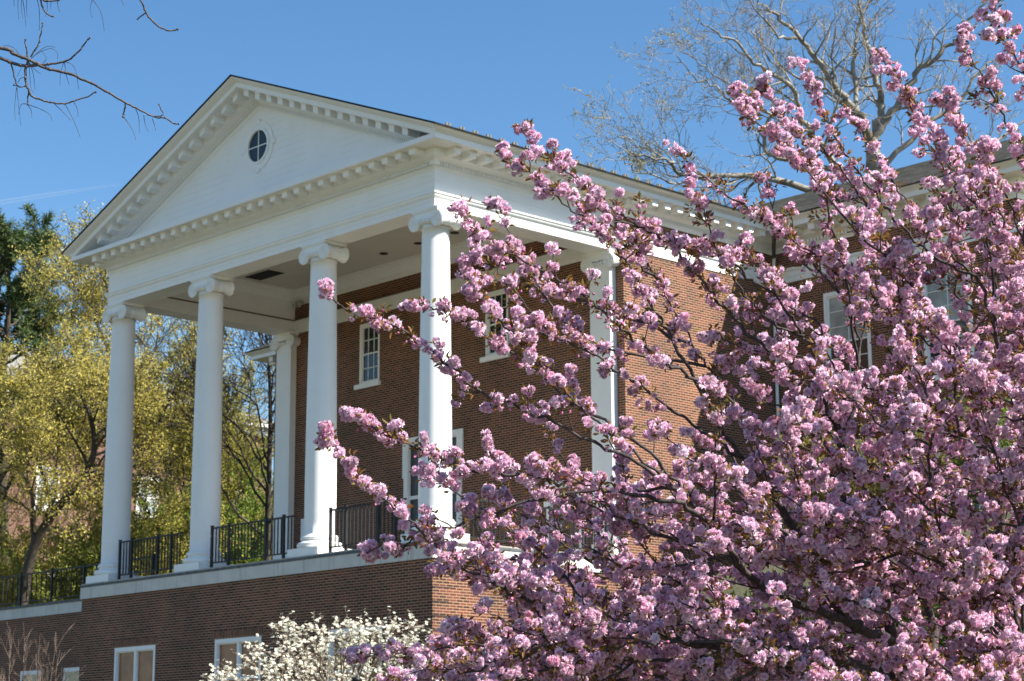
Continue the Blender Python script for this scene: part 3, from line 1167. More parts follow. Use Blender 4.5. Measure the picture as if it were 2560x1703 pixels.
def sm(t):
    t = np.clip(t, 0, 1)
    return t * t * (3 - 2 * t)


def ground_z(X, Y):
    """lawn low by the camera, a planted bank climbing to the wing on the right"""
    bank = sm((Y + 13) / 21.0) * sm((X - 1.5) / 6.0)
    z = -6.8 + 0.6 * sm((Y + 24) / 20.0) + bank * 6.6
    return z + 0.10 * np.sin(X * 0.55 + 1) * np.sin(Y * 0.43) * sm((X - 1.5) / 4)


xs = np.concatenate([np.linspace(-900, -60, 12), np.linspace(-50, 0.2, 40), np.linspace(0.31, 60, 90), np.linspace(70, 900, 12)])
ys = np.concatenate([np.linspace(-900, -60, 10), np.linspace(-50, 30, 100), np.linspace(40, 1500, 14)])
XX, YY = np.meshgrid(xs, ys)
ZZ = ground_z(XX, YY)
nx, ny = len(xs), len(ys)
gi = np.arange(nx * ny).reshape(ny, nx)
Q = np.stack([gi[:-1, :-1], gi[:-1, 1:], gi[1:, 1:], gi[1:, :-1]], -1).reshape(-1, 4)
tag(fast_mesh('ground', np.stack([XX, YY, ZZ], -1).reshape(-1, 3), Q, grass_mat, None, True), kind='structure')
up = MB()
up.add([(-900, GY + 0.36, -0.02), (-W - XW, GY + 0.36, -0.02), (-W - XW, YV - 0.05, 0.0), (-900, YV, 0.0), (-900, 1500, 30), (-W - 8.5, 1500, 30), (-W - 8.5, YV, 0.0), (-900, 60, 2.4), (-W - 8.5, 60, 2.4)],
       [(0, 1, 2, 6, 3), (3, 6, 8, 7), (7, 8, 5, 4)])
tag(up.build('lawn', grass_mat), kind='structure')


# ------------------------------------------------------------------ foliage tools
def rot_mats(n, up_bias=None):
    """n random rotation matrices"""
    q = rng.normal(size=(n, 4))
    q /= np.linalg.norm(q, axis=1)[:, None]
    w, x, y, z = q.T
    return np.stack([np.stack([1 - 2 * (y * y + z * z), 2 * (x * y - z * w), 2 * (x * z + y * w)], -1),
                     np.stack([2 * (x * y + z * w), 1 - 2 * (x * x + z * z), 2 * (y * z - x * w)], -1),
                     np.stack([2 * (x * z - y * w), 2 * (y * z + x * w), 1 - 2 * (x * x + y * y)], -1)], -2)


def frames(D):
    """rotation matrices whose Z axis is D (n,3), random spin"""
    n = len(D)
    D = D / (np.linalg.norm(D, axis=1)[:, None] + 1e-9)
    r = rng.normal(size=(n, 3))
    A = np.cross(D, r)
    A /= np.linalg.norm(A, axis=1)[:, None] + 1e-9
    B = np.cross(D, A)
    return np.stack([A, B, D], -1)


def scatter(tmpl_v, tmpl_q, pos, Rm, scale, tmpl_c=None, col=None):
    """instances of a template merged into arrays"""
    n, k = len(pos), len(tmpl_v)
    V = np.einsum('nij,kj->nki', Rm, tmpl_v) * np.asarray(scale)[:, None, None] + pos[:, None, :]
    Qn = tmpl_q[None] + (np.arange(n) * k)[:, None, None]
    C = None
    if col is not None:
        C = col[:, None, :] * (tmpl_c[None] if tmpl_c is not None else 1.0)
        C = np.broadcast_to(C, (n, k, 3)).reshape(-1, 3)
    return V.reshape(-1, 3), Qn.reshape(-1, tmpl_q.shape[1]), C


def merge(parts):
    Vs, Qs, Cs, n = [], [], [], 0
    for V, Q, C in parts:
        Vs.append(V)
        Qs.append(Q + n)
        Cs.append(C)
        n += len(V)
    return np.concatenate(Vs), np.concatenate(Qs), (np.concatenate(Cs) if Cs[0] is not None else None)


# leaf: a folded, pointed blade along +Z (length 1, width w)
def leaf_template(w=0.42, fold=0.12, bend=0.25):
    V = np.array([[0, 0, 0], [w / 2, fold, 0.35], [0, 0, 0.4], [-w / 2, fold, 0.35], [w * 0.38, fold * 0.8 - bend * 0.5, 0.72], [-w * 0.38, fold * 0.8 - bend * 0.5, 0.72], [0, -bend * 0.5, 0.72], [0, -bend, 1.0]])
    Q = np.array([[0, 1, 4, 6], [0, 6, 5, 3], [6, 4, 7, 7], [6, 7, 7, 5]])
    Q = np.array([[0, 1, 4, 6], [0, 6, 5, 3]])
    V[6] = [0, -bend, 1.0]
    return V[[0, 1, 4, 6, 5, 3]], np.array([[0, 1, 2, 3], [0, 3, 4, 5]])


LEAF_V, LEAF_Q = leaf_template()
NEEDLE_V, NEEDLE_Q = leaf_template(0.16, 0.03, 0.1)


def leaves_obj(name, pos, dirs, size, cols, mat, parent, tmpl=(LEAF_V, LEAF_Q)):
    V, Qn, C = scatter(tmpl[0], tmpl[1], pos, frames(dirs), size, None, cols)
    return fast_mesh(name, V, Qn, mat, parent, False, C)


def grow(p, d, L, r, lev, maxlev, out, sites, prm):
    """recursive branch: appends (P,R) to out[lev], twig points to sites"""
    seg = max(3, int(L / prm.get('seg', 0.5)) + 2)
    P = [np.array(p, float)]
    d = unit(d)
    wob = prm.get('wob', 0.25)
    lift = prm.get('lift', 0.08)
    for i in range(seg):
        d = unit(d + rng.normal(size=3) * wob + np.array([0, 0, lift]))
        P.append(P[-1] + d * L / seg)
    P = np.array(P)
    R = r * (1 - np.linspace(0, 1, len(P)) * prm.get('taper', 0.75))
    R = np.maximum(R, prm.get('rmin', 0.004))
    out.append((P, R, lev))
    if lev >= prm.get('leaflev', maxlev - 1):
        t = np.linspace(0.25, 1, max(2, int(L / prm.get('leafstep', 0.2))))
        ii = t * (len(P) - 1)
        for q in ii:
            a = int(min(q, len(P) - 2))
            pt = P[a] + (P[a + 1] - P[a]) * (q - a)
            sites.append((pt, unit(P[a + 1] - P[a])))
    if lev < maxlev:
        nb = prm['nb'][min(lev, len(prm['nb']) - 1)]
        for k in range(nb):
            t = prm.get('t0', 0.25) + (1 - prm.get('t0', 0.25)) * (k + rng.random()) / nb
            q = t * (len(P) - 1)
            a = int(min(q, len(P) - 2))
            pt = P[a] + (P[a + 1] - P[a]) * (q - a)
            dd_ = unit(P[a + 1] - P[a])
            side = unit(np.cross(dd_, rand_unit()))
            ang = prm.get('ang', 0.75) * (0.7 + 0.6 * rng.random())
            nd = dd_ * math.cos(ang) + side * math.sin(ang)
            grow(pt, nd, L * prm.get('lr', 0.6) * (1.15 - 0.5 * t) * (0.75 + 0.5 * rng.random()), R[a] * prm.get('rr', 0.6), lev + 1, maxlev, out, sites, prm)


def pts_px(lst, d=None):
    """[(x, y[, depth])...] -> world points"""
    return np.array([at(q[0], q[1], q[2] if len(q) > 2 else d) for q in lst])


BARK = dict(
    cherry=bark_mat('cherry_bark', (0.016, 0.012, 0.012), (0.085, 0.066, 0.06), 22),
    sycamore=bark_mat('pale_bark', (0.10, 0.085, 0.065), (0.38, 0.35, 0.29), 1.6),
    dark=bark_mat('dark_bark', (0.03, 0.024, 0.018), (0.09, 0.072, 0.052), 4),
    tan=bark_mat('tan_bark', (0.12, 0.085, 0.06), (0.28, 0.21, 0.155), 8),
    red=bark_mat('reddish_bark', (0.10, 0.065, 0.046), (0.25, 0.185, 0.14), 10),
    grey=bark_mat('grey_bark', (0.03, 0.025, 0.026), (0.14, 0.115, 0.11), 30),
)
LEAFM = leaf_mat('leaf', 0.45)
PETALM = leaf_mat('petal', 0.36, 0.6)
NEEDLEM = leaf_mat('needle', 0.15)


def vary(n, base, spread=0.25, hue=0.08):
    c = np.array(base)[None] * (1 + spread * rng.normal(size=(n, 1))) * (1 + hue * rng.normal(size=(n, 3)))
    return np.clip(c, 0.003, 0.95)


#CHERRY
# ------------------------------------------------------------------ the pink cherry in front
def petal_flower(n_pet=24, seed=0):
    """a double blossom: ruffled petals packed in a rosette, opening along +Z, radius about 1"""
    r = np.random.default_rng(seed)
    V, Q, C = [], [], []
    for i in range(n_pet):
        t = (i + 0.5) / n_pet
        a = i * 2.39996 + r.normal() * 0.2
        el = math.radians(82 - 112 * t + r.normal() * 8)       # inner petals upright, outer ones swept back
        L = 0.62 + 0.40 * t ** 0.6 + r.normal() * 0.05
        d = np.array([math.cos(a) * math.cos(el), math.sin(a) * math.cos(el), math.sin(el)])
        side = np.array([-math.sin(a), math.cos(a), 0.0])
        nrm = np.cross(side, d)
        w = 0.36 + 0.12 * r.random()
        base = 0.18 * d
        b0 = len(V)
        V += [base, base + d * L * 0.55 + side * w + nrm * 0.10 * r.normal(), base + d * L * (0.92 + 0.1 * r.random()) + nrm * (0.16 * r.normal() - 0.08), base + d * L * 0.55 - side * w + nrm * 0.10 * r.normal()]
        Q.append([b0, b0 + 1, b0 + 2, b0 + 3])
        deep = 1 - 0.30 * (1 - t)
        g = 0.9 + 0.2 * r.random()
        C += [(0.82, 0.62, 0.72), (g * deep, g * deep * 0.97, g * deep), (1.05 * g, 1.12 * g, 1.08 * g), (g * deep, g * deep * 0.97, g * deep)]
    V = np.array(V)
    V[:, 2] -= 0.25
    return V, np.array(Q), np.array(C)


FLOWERS = [petal_flower(22, s) for s in range(5)]
# bud: six-sided spindle
_bv = [(0, 0, 0)] + [(0.42 * math.cos(a), 0.42 * math.sin(a), 0.55) for a in np.arange(5) * 1.2566] + [(0, 0, 1.05)]
BUD_V = np.array(_bv)
BUD_Q = np.array([[0, 1 + (k + 1) % 5, 1 + k, 1 + k] for k in range(5)])
BUD_Q = np.array([[0, 1, 6, 2], [0, 2, 6, 3], [0, 3, 6, 4], [0, 4, 6, 5], [0, 5, 6, 1]])


def blossom_tree(root, limbs, tips, fills, mask, dens=1.0, stalk=True):
    """limbs/tips: world polylines with radii; everything becomes parts of root"""
    twigs, sites = [], []      # sites: (point, dir, weight 0..1 towards the tip)

    def along(P, t):
        q = t * (len(P) - 1)
        a = int(min(q, len(P) - 2))
        return P[a] + (P[a + 1] - P[a]) * (q - a), unit(P[a + 1] - P[a])

    def spur(p, d, L, lev):
        n = max(3, int(L / 0.07))
        P = [p]
        dd_ = unit(d)
        for _ in range(n):
            dd_ = unit(dd_ + rng.normal(size=3) * 0.16 + np.array([0, 0, 0.03]))
            P.append(P[-1] + dd_ * L / n)
        P = np.array(P)
        if not mask(P[-1:])[0]:
            return
        R = np.linspace(0.0040 + 0.004 * L, 0.0020, len(P))
        twigs.append((P, R))
        for t in np.arange(0.35, 1.0, 0.085 / max(L, 0.1)):
            pt, dr = along(P, t)
            if rng.random() < 0.8:
                sites.append((pt, dr, t))
        sites.append((P[-1], dd_, 1.0))
        if lev > 0 and L > 0.35:
            for t in np.arange(0.3, 0.95, 0.17 / L):
                pt, dr = along(P, t)
                spur(pt, dr + 0.9 * rand_unit(), L * (0.25 + 0.3 * rng.random()), lev - 1)

    def dress(P, t0, step, lmin, lmax, lev):
        L = np.linalg.norm(np.diff(P, axis=0), axis=1).sum()
        for t in np.arange(t0, 0.985, step / L):
            pt, dr = along(P, min(0.985, t + rng.normal() * 0.3 * step / L))
            r_ = rand_unit()
            side = unit(r_ - dr * (r_ @ dr))
            l = (lmin + (lmax - lmin) * rng.random()) * (1.1 - 0.6 * t)
            spur(pt, dr * 0.9 + side * 0.7 + np.array([0, 0, 0.2]), l, lev)
        for t in np.arange(max(t0, 0.25), 1.0, 0.075 / L):
            pt, dr = along(P, t)
            if rng.random() < 0.66:
                sites.append((pt, dr, t))
        for k in range(3):
            sites.append((P[-1] + rng.normal(size=3) * 0.02, unit(P[-1] - P[-2]), 1.0))

    for P, R in limbs:
        tubes_mesh('branch', [(P, R)], BARK['cherry'], root, 9)
    for P, R in tips:
        tubes_mesh('branch', [(P, R)], BARK['cherry'], root, 6)
        dress(P, 0.15, 0.115 / dens, 0.04, 0.19, 1)
    for P, R in fills:
        twigs.append((P, R))
        dress(P, 0.15, 0.13 / dens, 0.04, 0.22, 1)

    # keep the outline of the crown
    S = np.array([q[0] for q in sites])
    D = np.array([q[1] for q in sites])
    T = np.array([q[2] for q in sites])
    keep = mask(S)
    S, D, T = S[keep], D[keep], T[keep]
    n = len(S)
    kind = rng.random(n)
    yy = px(S)[1]
    pom = kind < np.where(yy < 850, 0.28, 0.39) + 0.30 * (T > 0.9) + 0.3 * (T > 0.999)
    mid = (~pom) & (kind < 0.80)
    stalks = []
    fp, fd, fs, fc = [], [], [], []
    bp_, bd, bs_, bc = [], [], [], []
    lp, ld, ls, lc = [], [], [], []
    base = np.array((0.935, 0.65, 0.79))
    for i in range(n):
        s, d = S[i], D[i]
        tint = base * (1 + 0.10 * rng.normal()) * (1 + np.array([0.0, 0.05, 0.03]) * rng.normal())
        if pom[i]:
            k = rng.integers(4, 9)
            ctr = s + np.array([0, 0, -0.018 + 0.04 * rng.random()]) + d * 0.015
            R0 = 0.019 + 0.014 * rng.random()
            for _ in range(k):
                o = rand_unit()
                o[2] = o[2] * 0.8
                fp.append(ctr + o * R0 * 1.25)
                fd.append(unit(o + np.array([0, 0, -0.15])))
                fs.append((0.0185 + 0.0065 * rng.random()))
                fc.append(tint * (0.94 + 0.12 * rng.random()))
        elif mid[i]:
            k = rng.integers(2, 5)
            for _ in range(k):
                o = rand_unit() + d * 0.3 + np.array([0, 0, -0.35])
                o = unit(o)
                q = s + o * (0.03 + 0.02 * rng.random())
                stalks.append((np.array([s, s + o * 0.018 + [0, 0, 0.004], q]), np.array([0.0012] * 3)))
                if rng.random() < 0.48:
                    fp.append(q)
                    fd.append(o)
                    fs.append(0.0145 + 0.005 * rng.random())
                    fc.append(tint)
                else:
                    bp_.append(q)
                    bd.append(o)
                    bs_.append(0.017 + 0.007 * rng.random())
                    bc.append(np.array((0.62, 0.22, 0.40)) * (1 + 0.15 * rng.normal()))
        # bronze young leaves
        k = rng.integers(2, 6) if pom[i] else rng.integers(7, 14)
        for _ in range(k):
            o = unit(rand_unit() + d * 0.7 + np.array([0, 0, 0.25]))
            lp.append(s + o * (0.008 + 0.03 * rng.random()))
            ld.append(unit(o + np.array([0, 0, -0.25])))
            ls.append(0.020 + 0.024 * rng.random())
            g = rng.random()
            lc.append((np.array((0.26, 0.112, 0.04)) * (1 - g) + np.array((0.17, 0.14, 0.03)) * g) * (0.75 + 0.5 * rng.random()))
    fp, fd, fs, fc = map(np.array, (fp, fd, fs, fc))
    which = rng.integers(0, len(FLOWERS), len(fp))
    out = []
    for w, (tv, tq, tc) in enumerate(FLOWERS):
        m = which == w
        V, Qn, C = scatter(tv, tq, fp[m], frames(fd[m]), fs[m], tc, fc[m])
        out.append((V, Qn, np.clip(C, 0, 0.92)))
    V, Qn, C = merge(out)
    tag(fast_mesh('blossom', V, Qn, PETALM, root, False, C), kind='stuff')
    V, Qn, C = scatter(BUD_V, BUD_Q, np.array(bp_), frames(np.array(bd)), np.array(bs_), None, np.clip(np.array(bc), 0, 0.9))
    tag(fast_mesh('flower_bud', V, Qn, PETALM, root, False, C), kind='stuff')
    V, Qn, C = scatter(LEAF_V, LEAF_Q, np.array(lp), frames(np.array(ld)), np.array(ls), None, np.clip(np.array(lc), 0.005, 0.9))
    tag(fast_mesh('young_leaf', V, Qn, LEAFM, root, False, C), kind='stuff')
    tag(tubes_mesh('twig', twigs, BARK['cherry'], root, 5), kind='stuff')
    tag(tubes_mesh('flower_stalk', stalks, BARK['red'], root, 3), kind='stuff')
    print('cherry sites', n, 'flowers', len(fp), 'leaves', len(lp), 'twigs', len(twigs))


def limb(lst, r0, r1, m=7, jit=0.007):
    P = crom(pts_px(lst), m)
    P[1:-1] += rng.normal(size=P[1:-1].shape) * jit
    return P, np.linspace(r0, r1, len(P)) * (1 + 0.04 * rng.normal(size=len(P)))


K = (2290, 1800, 12.0)
base_pt = at(2300, 2180, 12.0)
gz = float(ground_z(np.array(base_pt[0]), np.array(base_pt[1])))
ch = thing('cherry_tree', 'large pink double flowering cherry with bronze young leaves filling the right foreground', 'tree', (base_pt[0], base_pt[1], gz))
trunkP = crom(np.array([[base_pt[0], base_pt[1], gz - 0.1], [base_pt[0] - 0.02, base_pt[1], gz + 0.25], [base_pt[0] + 0.03, base_pt[1] + 0.02, gz + 1.0], at(*K)]), 5)
tubes_mesh('trunk', [(trunkP, np.array(np.linspace(0.17, 0.115, 16))[:len(trunkP)])], BARK['cherry'], ch, 14)
LIMBS = [
    limb([K, (2200, 1697, 11.8), (2091, 1644, 11.5), (1990, 1625, 11.2), (1850, 1625, 10.8), (1700, 1600, 10.5)], 0.0459, 0.0170),
    limb([K, (2232, 1700, 12), (2229, 1584, 12), (2205, 1480, 11.9), (2140, 1380, 11.8), (2110, 1270, 11.6), (2105, 1085, 11.5)], 0.0428, 0.0183),
    limb([(2105, 1095, 11.5), (2062, 1010, 11.4), (2054, 940, 11.3), (2010, 840, 11.1), (1940, 740, 10.9)], 0.0134, 0.0061),
    limb([(2105, 1095, 11.5), (2140, 1010, 11.5), (2145, 920, 11.6), (2165, 790, 11.7), (2160, 640, 11.7)], 0.0134, 0.0054),
    limb([(2105, 1095, 11.5), (2095, 1000, 11.6), (2085, 930, 11.7), (2040, 800, 11.9)], 0.0110, 0.0054),
    limb([K, (2385, 1700, 12.3), (2430, 1605, 12.4), (2480, 1450, 12.5), (2505, 1250, 12.6), (2480, 1050, 12.5), (2495, 850, 12.2), (2440, 690, 12)], 0.0459, 0.0102),
    limb([K, (2335, 1640, 12.6), (2315, 1480, 12.8), (2275, 1350, 12.9), (2330, 1180, 13.1), (2330, 1000, 13.2), (2280, 800, 13.1)], 0.0367, 0.0088),
    limb([(2229, 1600, 12), (2110, 1540, 11.6), (1990, 1330, 11.4), (1936, 1235, 11.3), (1869, 1160, 11.2), (1800, 1060, 11.0), (1755, 960, 10.8)], 0.0306, 0.0095),
    limb([(2150, 1560, 11.7), (1990, 1510, 11.2), (1866, 1432, 10.9), (1820, 1370, 10.8), (1760, 1290, 10.6), (1690, 1225, 10.4)], 0.0257, 0.0095),
    limb([(2400, 1660, 12.4), (2560, 1420, 12.2), (2640, 1150, 11.9), (2630, 850, 11.6), (2560, 600, 11.4)], 0.0306, 0.0095),
    limb([(2330, 1640, 12.6), (2200, 1560, 13.6), (2050, 1430, 14.1), (1900, 1260, 14.2), (1800, 1080, 14.1)], 0.0275, 0.0082),
]
T = [
    [(820, 740, 9.9), (900, 790, 10), (985, 815, 10.05), (1060, 860, 10.1), (1130, 920, 10.15), (1210, 985, 10.2), (1330, 1030, 10.3), (1450, 1090, 10.3), (1570, 1150, 10.35), (1700, 1228, 10.4)],
    [(1030, 765, 10.6), (1130, 790, 10.6), (1190, 830, 10.6), (1290, 890, 10.7), (1350, 930, 10.7), (1400, 985, 10.7), (1510, 1050, 10.7), (1640, 1150, 10.6), (1760, 1290, 10.6)],
    [(815, 1080, 9.8), (865, 1160, 9.8), (923, 1220, 9.85), (1011, 1291, 9.9), (1082, 1361, 10), (1140, 1410, 10), (1243, 1460, 10.1), (1307, 1499, 10.2), (1416, 1534, 10.2), (1560, 1570, 10.3), (1700, 1600, 10.5)],
    [(885, 1045, 9.9), (970, 1090, 9.9), (1040, 1120, 9.95), (1100, 1150, 10), (1200, 1182, 10.0), (1330, 1190, 10.05), (1450, 1212, 10.1), (1600, 1240, 10.1), (1740, 1280, 10.2), (1866, 1432, 10.9)],
    [(1130, 510, 10.2), (1200, 580, 10.2), (1270, 630, 10.2), (1360, 680, 10.25), (1450, 735, 10.3), (1520, 790, 10.35), (1600, 860, 10.5), (1690, 920, 10.6), (1755, 960, 10.8)],
    [(1258, 392, 10.7), (1330, 440, 10.7), (1400, 500, 10.7), (1480, 560, 10.8), (1555, 640, 10.8), (1590, 700, 10.8), (1650, 790, 10.8), (1700, 880, 10.8), (1800, 1060, 11)],
    [(1312, 322, 10.9), (1380, 400, 10.9), (1460, 470, 10.9), (1530, 525, 10.9), (1620, 580, 10.9), (1720, 620, 10.9), (1800, 640, 10.9), (1880, 700, 10.9), (1940, 740, 10.9)],
    [(1380, 470, 10.4), (1460, 503, 10.4), (1559, 554, 10.5), (1665, 599, 10.6), (1740, 690, 10.7), (1800, 760, 10.8), (1900, 860, 11.0), (2055, 945, 11.3)],
    [(1700, 370, 11.5), (1740, 430, 11.5), (1820, 490, 11.5), (1900, 540, 11.5), (1980, 600, 11.6), (2050, 680, 11.7), (2120, 770, 11.8), (2145, 920, 11.6)],
    [(1742, 480, 10.6), (1770, 560, 10.6), (1800, 640, 10.7), (1850, 720, 10.8), (1920, 800, 11), (2010, 840, 11.1)],
    [(1845, 232, 12), (1900, 285, 12), (1960, 345, 12), (2040, 430, 11.9), (2100, 510, 11.8), (2170, 600, 11.8), (2180, 700, 11.8), (2165, 790, 11.7)],
    [(1905, 215, 12.4), (1955, 290, 12.4), (2020, 350, 12.4), (2100, 420, 12.5), (2180, 540, 12.6), (2230, 660, 12.8), (2280, 800, 13.1)],
    [(2010, 165, 11.8), (2045, 260, 11.8), (2090, 350, 11.8), (2150, 440, 11.8), (2230, 540, 11.9), (2330, 640, 12), (2440, 690, 12)],
    [(2200, 140, 11.6), (2260, 220, 11.6), (2310, 290, 11.6), (2370, 380, 11.7), (2430, 470, 11.8), (2470, 580, 11.9), (2495, 850, 12.2)],
    [(2412, 85, 11.0), (2440, 160, 11), (2480, 240, 11), (2530, 330, 11.1), (2580, 430, 11.2), (2560, 600, 11.4)],
    [(2472, -15, 10.8), (2500, 60, 10.8), (2540, 140, 10.8), (2590, 250, 10.9), (2620, 430, 11.2), (2620, 700, 11.5)],
    [(2262, 250, 12.6), (2300, 330, 12.5), (2370, 430, 12.4), (2440, 560, 12.3), (2490, 700, 12.2), (2495, 850, 12.2)],
    [(885, 1640, 10.4), (960, 1637, 10.4), (1080, 1626, 10.4), (1200, 1612, 10.4), (1350, 1620, 10.4), (1500, 1640, 10.5), (1700, 1650, 10.7), (1850, 1625, 10.8)],
    [(1000, 1690, 9.9), (1150, 1668, 9.9), (1290, 1640, 10), (1430, 1600, 10.1), (1560, 1590, 10.3), (1700, 1600, 10.5)],
    [(935, 1370, 10.3), (1000, 1365, 10.3), (1060, 1335, 10.3), (1150, 1310, 10.3), (1290, 1265, 10.4), (1480, 1225, 10.5), (1690, 1225, 10.4)],
    [(1180, 640, 11.2), (1260, 690, 11.2), (1340, 800, 11.2), (1400, 845, 11.2), (1480, 885, 11.1), (1600, 960, 11.1), (1755, 1080, 11.1), (1869, 1160, 11.2)],
    [(1180, 715, 10.1), (1230, 770, 10.1), (1290, 850, 10.1), (1360, 920, 10.2), (1440, 1010, 10.3), (1560, 1110, 10.4), (1690, 1225, 10.4)],
    [(1590, 600, 11.8), (1640, 700, 11.8), (1700, 800, 11.8), (1760, 900, 11.8), (1830, 1010, 11.7), (1936, 1235, 11.3)],
    [(1130, 1560, 10.8), (1230, 1590, 10.8), (1400, 1620, 10.8), (1600, 1680, 11), (1900, 1740, 11.4), (2200, 1780, 11.9)],
    [(1990, 330, 11.2), (2040, 420, 11.2), (2080, 560, 11.3), (2110, 680, 11.4), (2145, 920, 11.6)],
    [(2120, 280, 12.2), (2180, 380, 12.2), (2250, 480, 12.2), (2330, 600, 12.1), (2440, 690, 12)],
    [(2360, 250, 11.4), (2420, 340, 11.4), (2480, 430, 11.4), (2560, 600, 11.4)],
]
TIPS = []
for q in T:
    w = pts_px(q)[::-1]
    P = crom(w, 7)
    P[1:-1] += rng.normal(size=P[1:-1].shape) * 0.008
    L = np.linalg.norm(np.diff(P, axis=0), axis=1).sum()
    TIPS.append((P, np.linspace(0.004 + 0.0032 * L, 0.0022, len(P)) * (1 + 0.07 * rng.normal(size=len(P)))))

# filling shoots: they spring from limbs and branches, fanning up and to the left like the rest
# crown outline in the view it was measured from (kept loose), used only to trim stray shoots
OUT = np.array([(800, 720), (880, 690), (1010, 735), (1120, 670), (1180, 600), (1110, 480), (1190, 520), (1250, 380), (1300, 300), (1420, 395), (1540, 470), (1690, 350),
                (1760, 470), (1830, 210), (1900, 190), (2005, 150), (2100, 270), (2190, 120), (2330, 240), (2400, 60), (2440, 70), (2450, -80), (2900, -80), (2900, 1900), (840, 1900), (960, 1690),
                (870, 1650), (880, 1615), (1080, 1600), (1140, 1530), (1200, 1460), (1080, 1420), (920, 1390), (920, 1340), (1000, 1330), (900, 1230), (800, 1090), (815, 1050), (880, 1030), (1040, 1080), (1100, 1010), (1130, 940), (950, 840)])


def in_poly(x, y, poly):
    r = np.zeros(len(x), bool)
    j = len(poly) - 1
    for i in range(len(poly)):
        xi, yi = poly[i]
        xj, yj = poly[j]
        c = ((yi > y) != (yj > y)) & (x < (xj - xi) * (y - yi) / (yj - yi + 1e-9) + xi)
        r ^= c
        j = i
    return r


def crown_mask(S):
    x, y = px(S)
    return in_poly(x, y, OUT)



SRC = np.concatenate([P for P, R in LIMBS] + [P[: int(len(P) * 0.8)] for P, R in TIPS])
FILLS = []
tries = 0
while len(FILLS) < 430 and tries < 12000:
    tries += 1
    x, y = rng.uniform(1000, 2680), rng.uniform(150, 1800)
    low = (y - 500) / 1100 + (x - 1500) / 2600 + 0.12 * (x > 1800) * (y > 520) - 0.30 * (x < 1750) * (y < 1130)          # the crown is thickest low and to the right
    if rng.random() > 0.035 + 1.0 * np.clip(low, 0, 1) ** 1.3:
        continue
    tgt = at(x, y, rng.uniform(9.9, 14.2) if y > 700 else rng.uniform(10.5, 13.0))
    if not crown_mask(tgt[None])[0]:
        continue
    dv = tgt - SRC
    ln = np.linalg.norm(dv, axis=1)
    w_ = np.clip((y - 500) / 900, 0, 1)                    # low shoots run flatter, high ones climb
    ang = (dv @ (-RIGHT * (0.55 + 0.33 * w_)) + dv @ (UP * (0.8 - 0.42 * w_))) / (ln + 1e-6)
    cost = np.where((ln > 0.5) & (ln < 2.3), 0.6 * ln - 1.6 * ang, 99)
    i = int(np.argmin(cost))
    if cost[i] > 50:
        continue
    s0 = SRC[i]
    L = ln[i]
    mid_ = (s0 + tgt) / 2 + rng.normal(size=3) * 0.07 * L + UP * -0.04 * L
    P = crom(np.array([s0, mid_, tgt]), 6)
    P[1:-1] += rng.normal(size=P[1:-1].shape) * 0.01
    FILLS.append((P, np.linspace(0.005 + 0.0045 * L, 0.0025, len(P))))
    if rng.random() < 0.5:
        SRC = np.vstack([SRC, P[3:9:2]])
blossom_tree(ch, LIMBS, TIPS, FILLS, crown_mask)

#REST
# ------------------------------------------------------------------ trees, shrubs and the rest of the surroundings
def skeleton(root, bark, trunk, r0, r1, prm, maxlev, nkids, k=6, t0=0.3, first=0.35, extra=()):
    """trunk polyline plus grown limbs; returns leaf sites. Limbs one part, fine twigs another"""
    sites, out = [], []
    P = np.asarray(trunk, float)
    R = np.linspace(r0, r1, len(P))
    tubes_mesh('trunk', [(P, R)], bark, root, 10)
    tot = np.linalg.norm(np.diff(P, axis=0), axis=1).sum()
    for Pe, ra, rb, nk in extra:
        Re = np.linspace(ra, rb, len(Pe))
        tubes_mesh('limb', [(Pe, Re)], bark, root, 8)
        Le = np.linalg.norm(np.diff(Pe, axis=0), axis=1).sum()
        for j in range(nk):
            t = 0.18 + 0.80 * (j + rng.random()) / nk
            q = t * (len(Pe) - 1)
            a = int(min(q, len(Pe) - 2))
            pt = Pe[a] + (Pe[a + 1] - Pe[a]) * (q - a)
            d = unit(Pe[a + 1] - Pe[a])
            side = unit(np.cross(d, rand_unit()))
            grow(pt, d * 0.75 + side * 0.75, Le * prm.get('k0', 0.28) * (1.15 - 0.6 * t) * (0.7 + 0.6 * rng.random()), max(prm.get('rmin', 0.01) * 1.6, Re[a] * 0.45), 1, maxlev, out, sites, prm)
    for j in range(nkids):
        t = t0 + (1 - t0) * (j + rng.random()) / nkids
        q = t * (len(P) - 1)
        a = int(min(q, len(P) - 2))
        pt = P[a] + (P[a + 1] - P[a]) * (q - a)
        d = unit(P[a + 1] - P[a])
        side = unit(np.cross(d, rand_unit()))
        grow(pt, d * prm.get('up', 0.5) + side, tot * first * (1.25 - 0.75 * t) * (0.75 + 0.5 * rng.random()), R[a] * 0.5, 0 if maxlev > 1 else 1, maxlev, out, sites, prm)
    big = [(a, b) for a, b, l in out if l == 0]
    small = [(a, b) for a, b, l in out if l > 0]
    if big:
        tag(tubes_mesh('limb', big, bark, root, k), kind='stuff')
    if small:
        tag(tubes_mesh('twig', small, bark, root, 4), kind='stuff')
    return sites


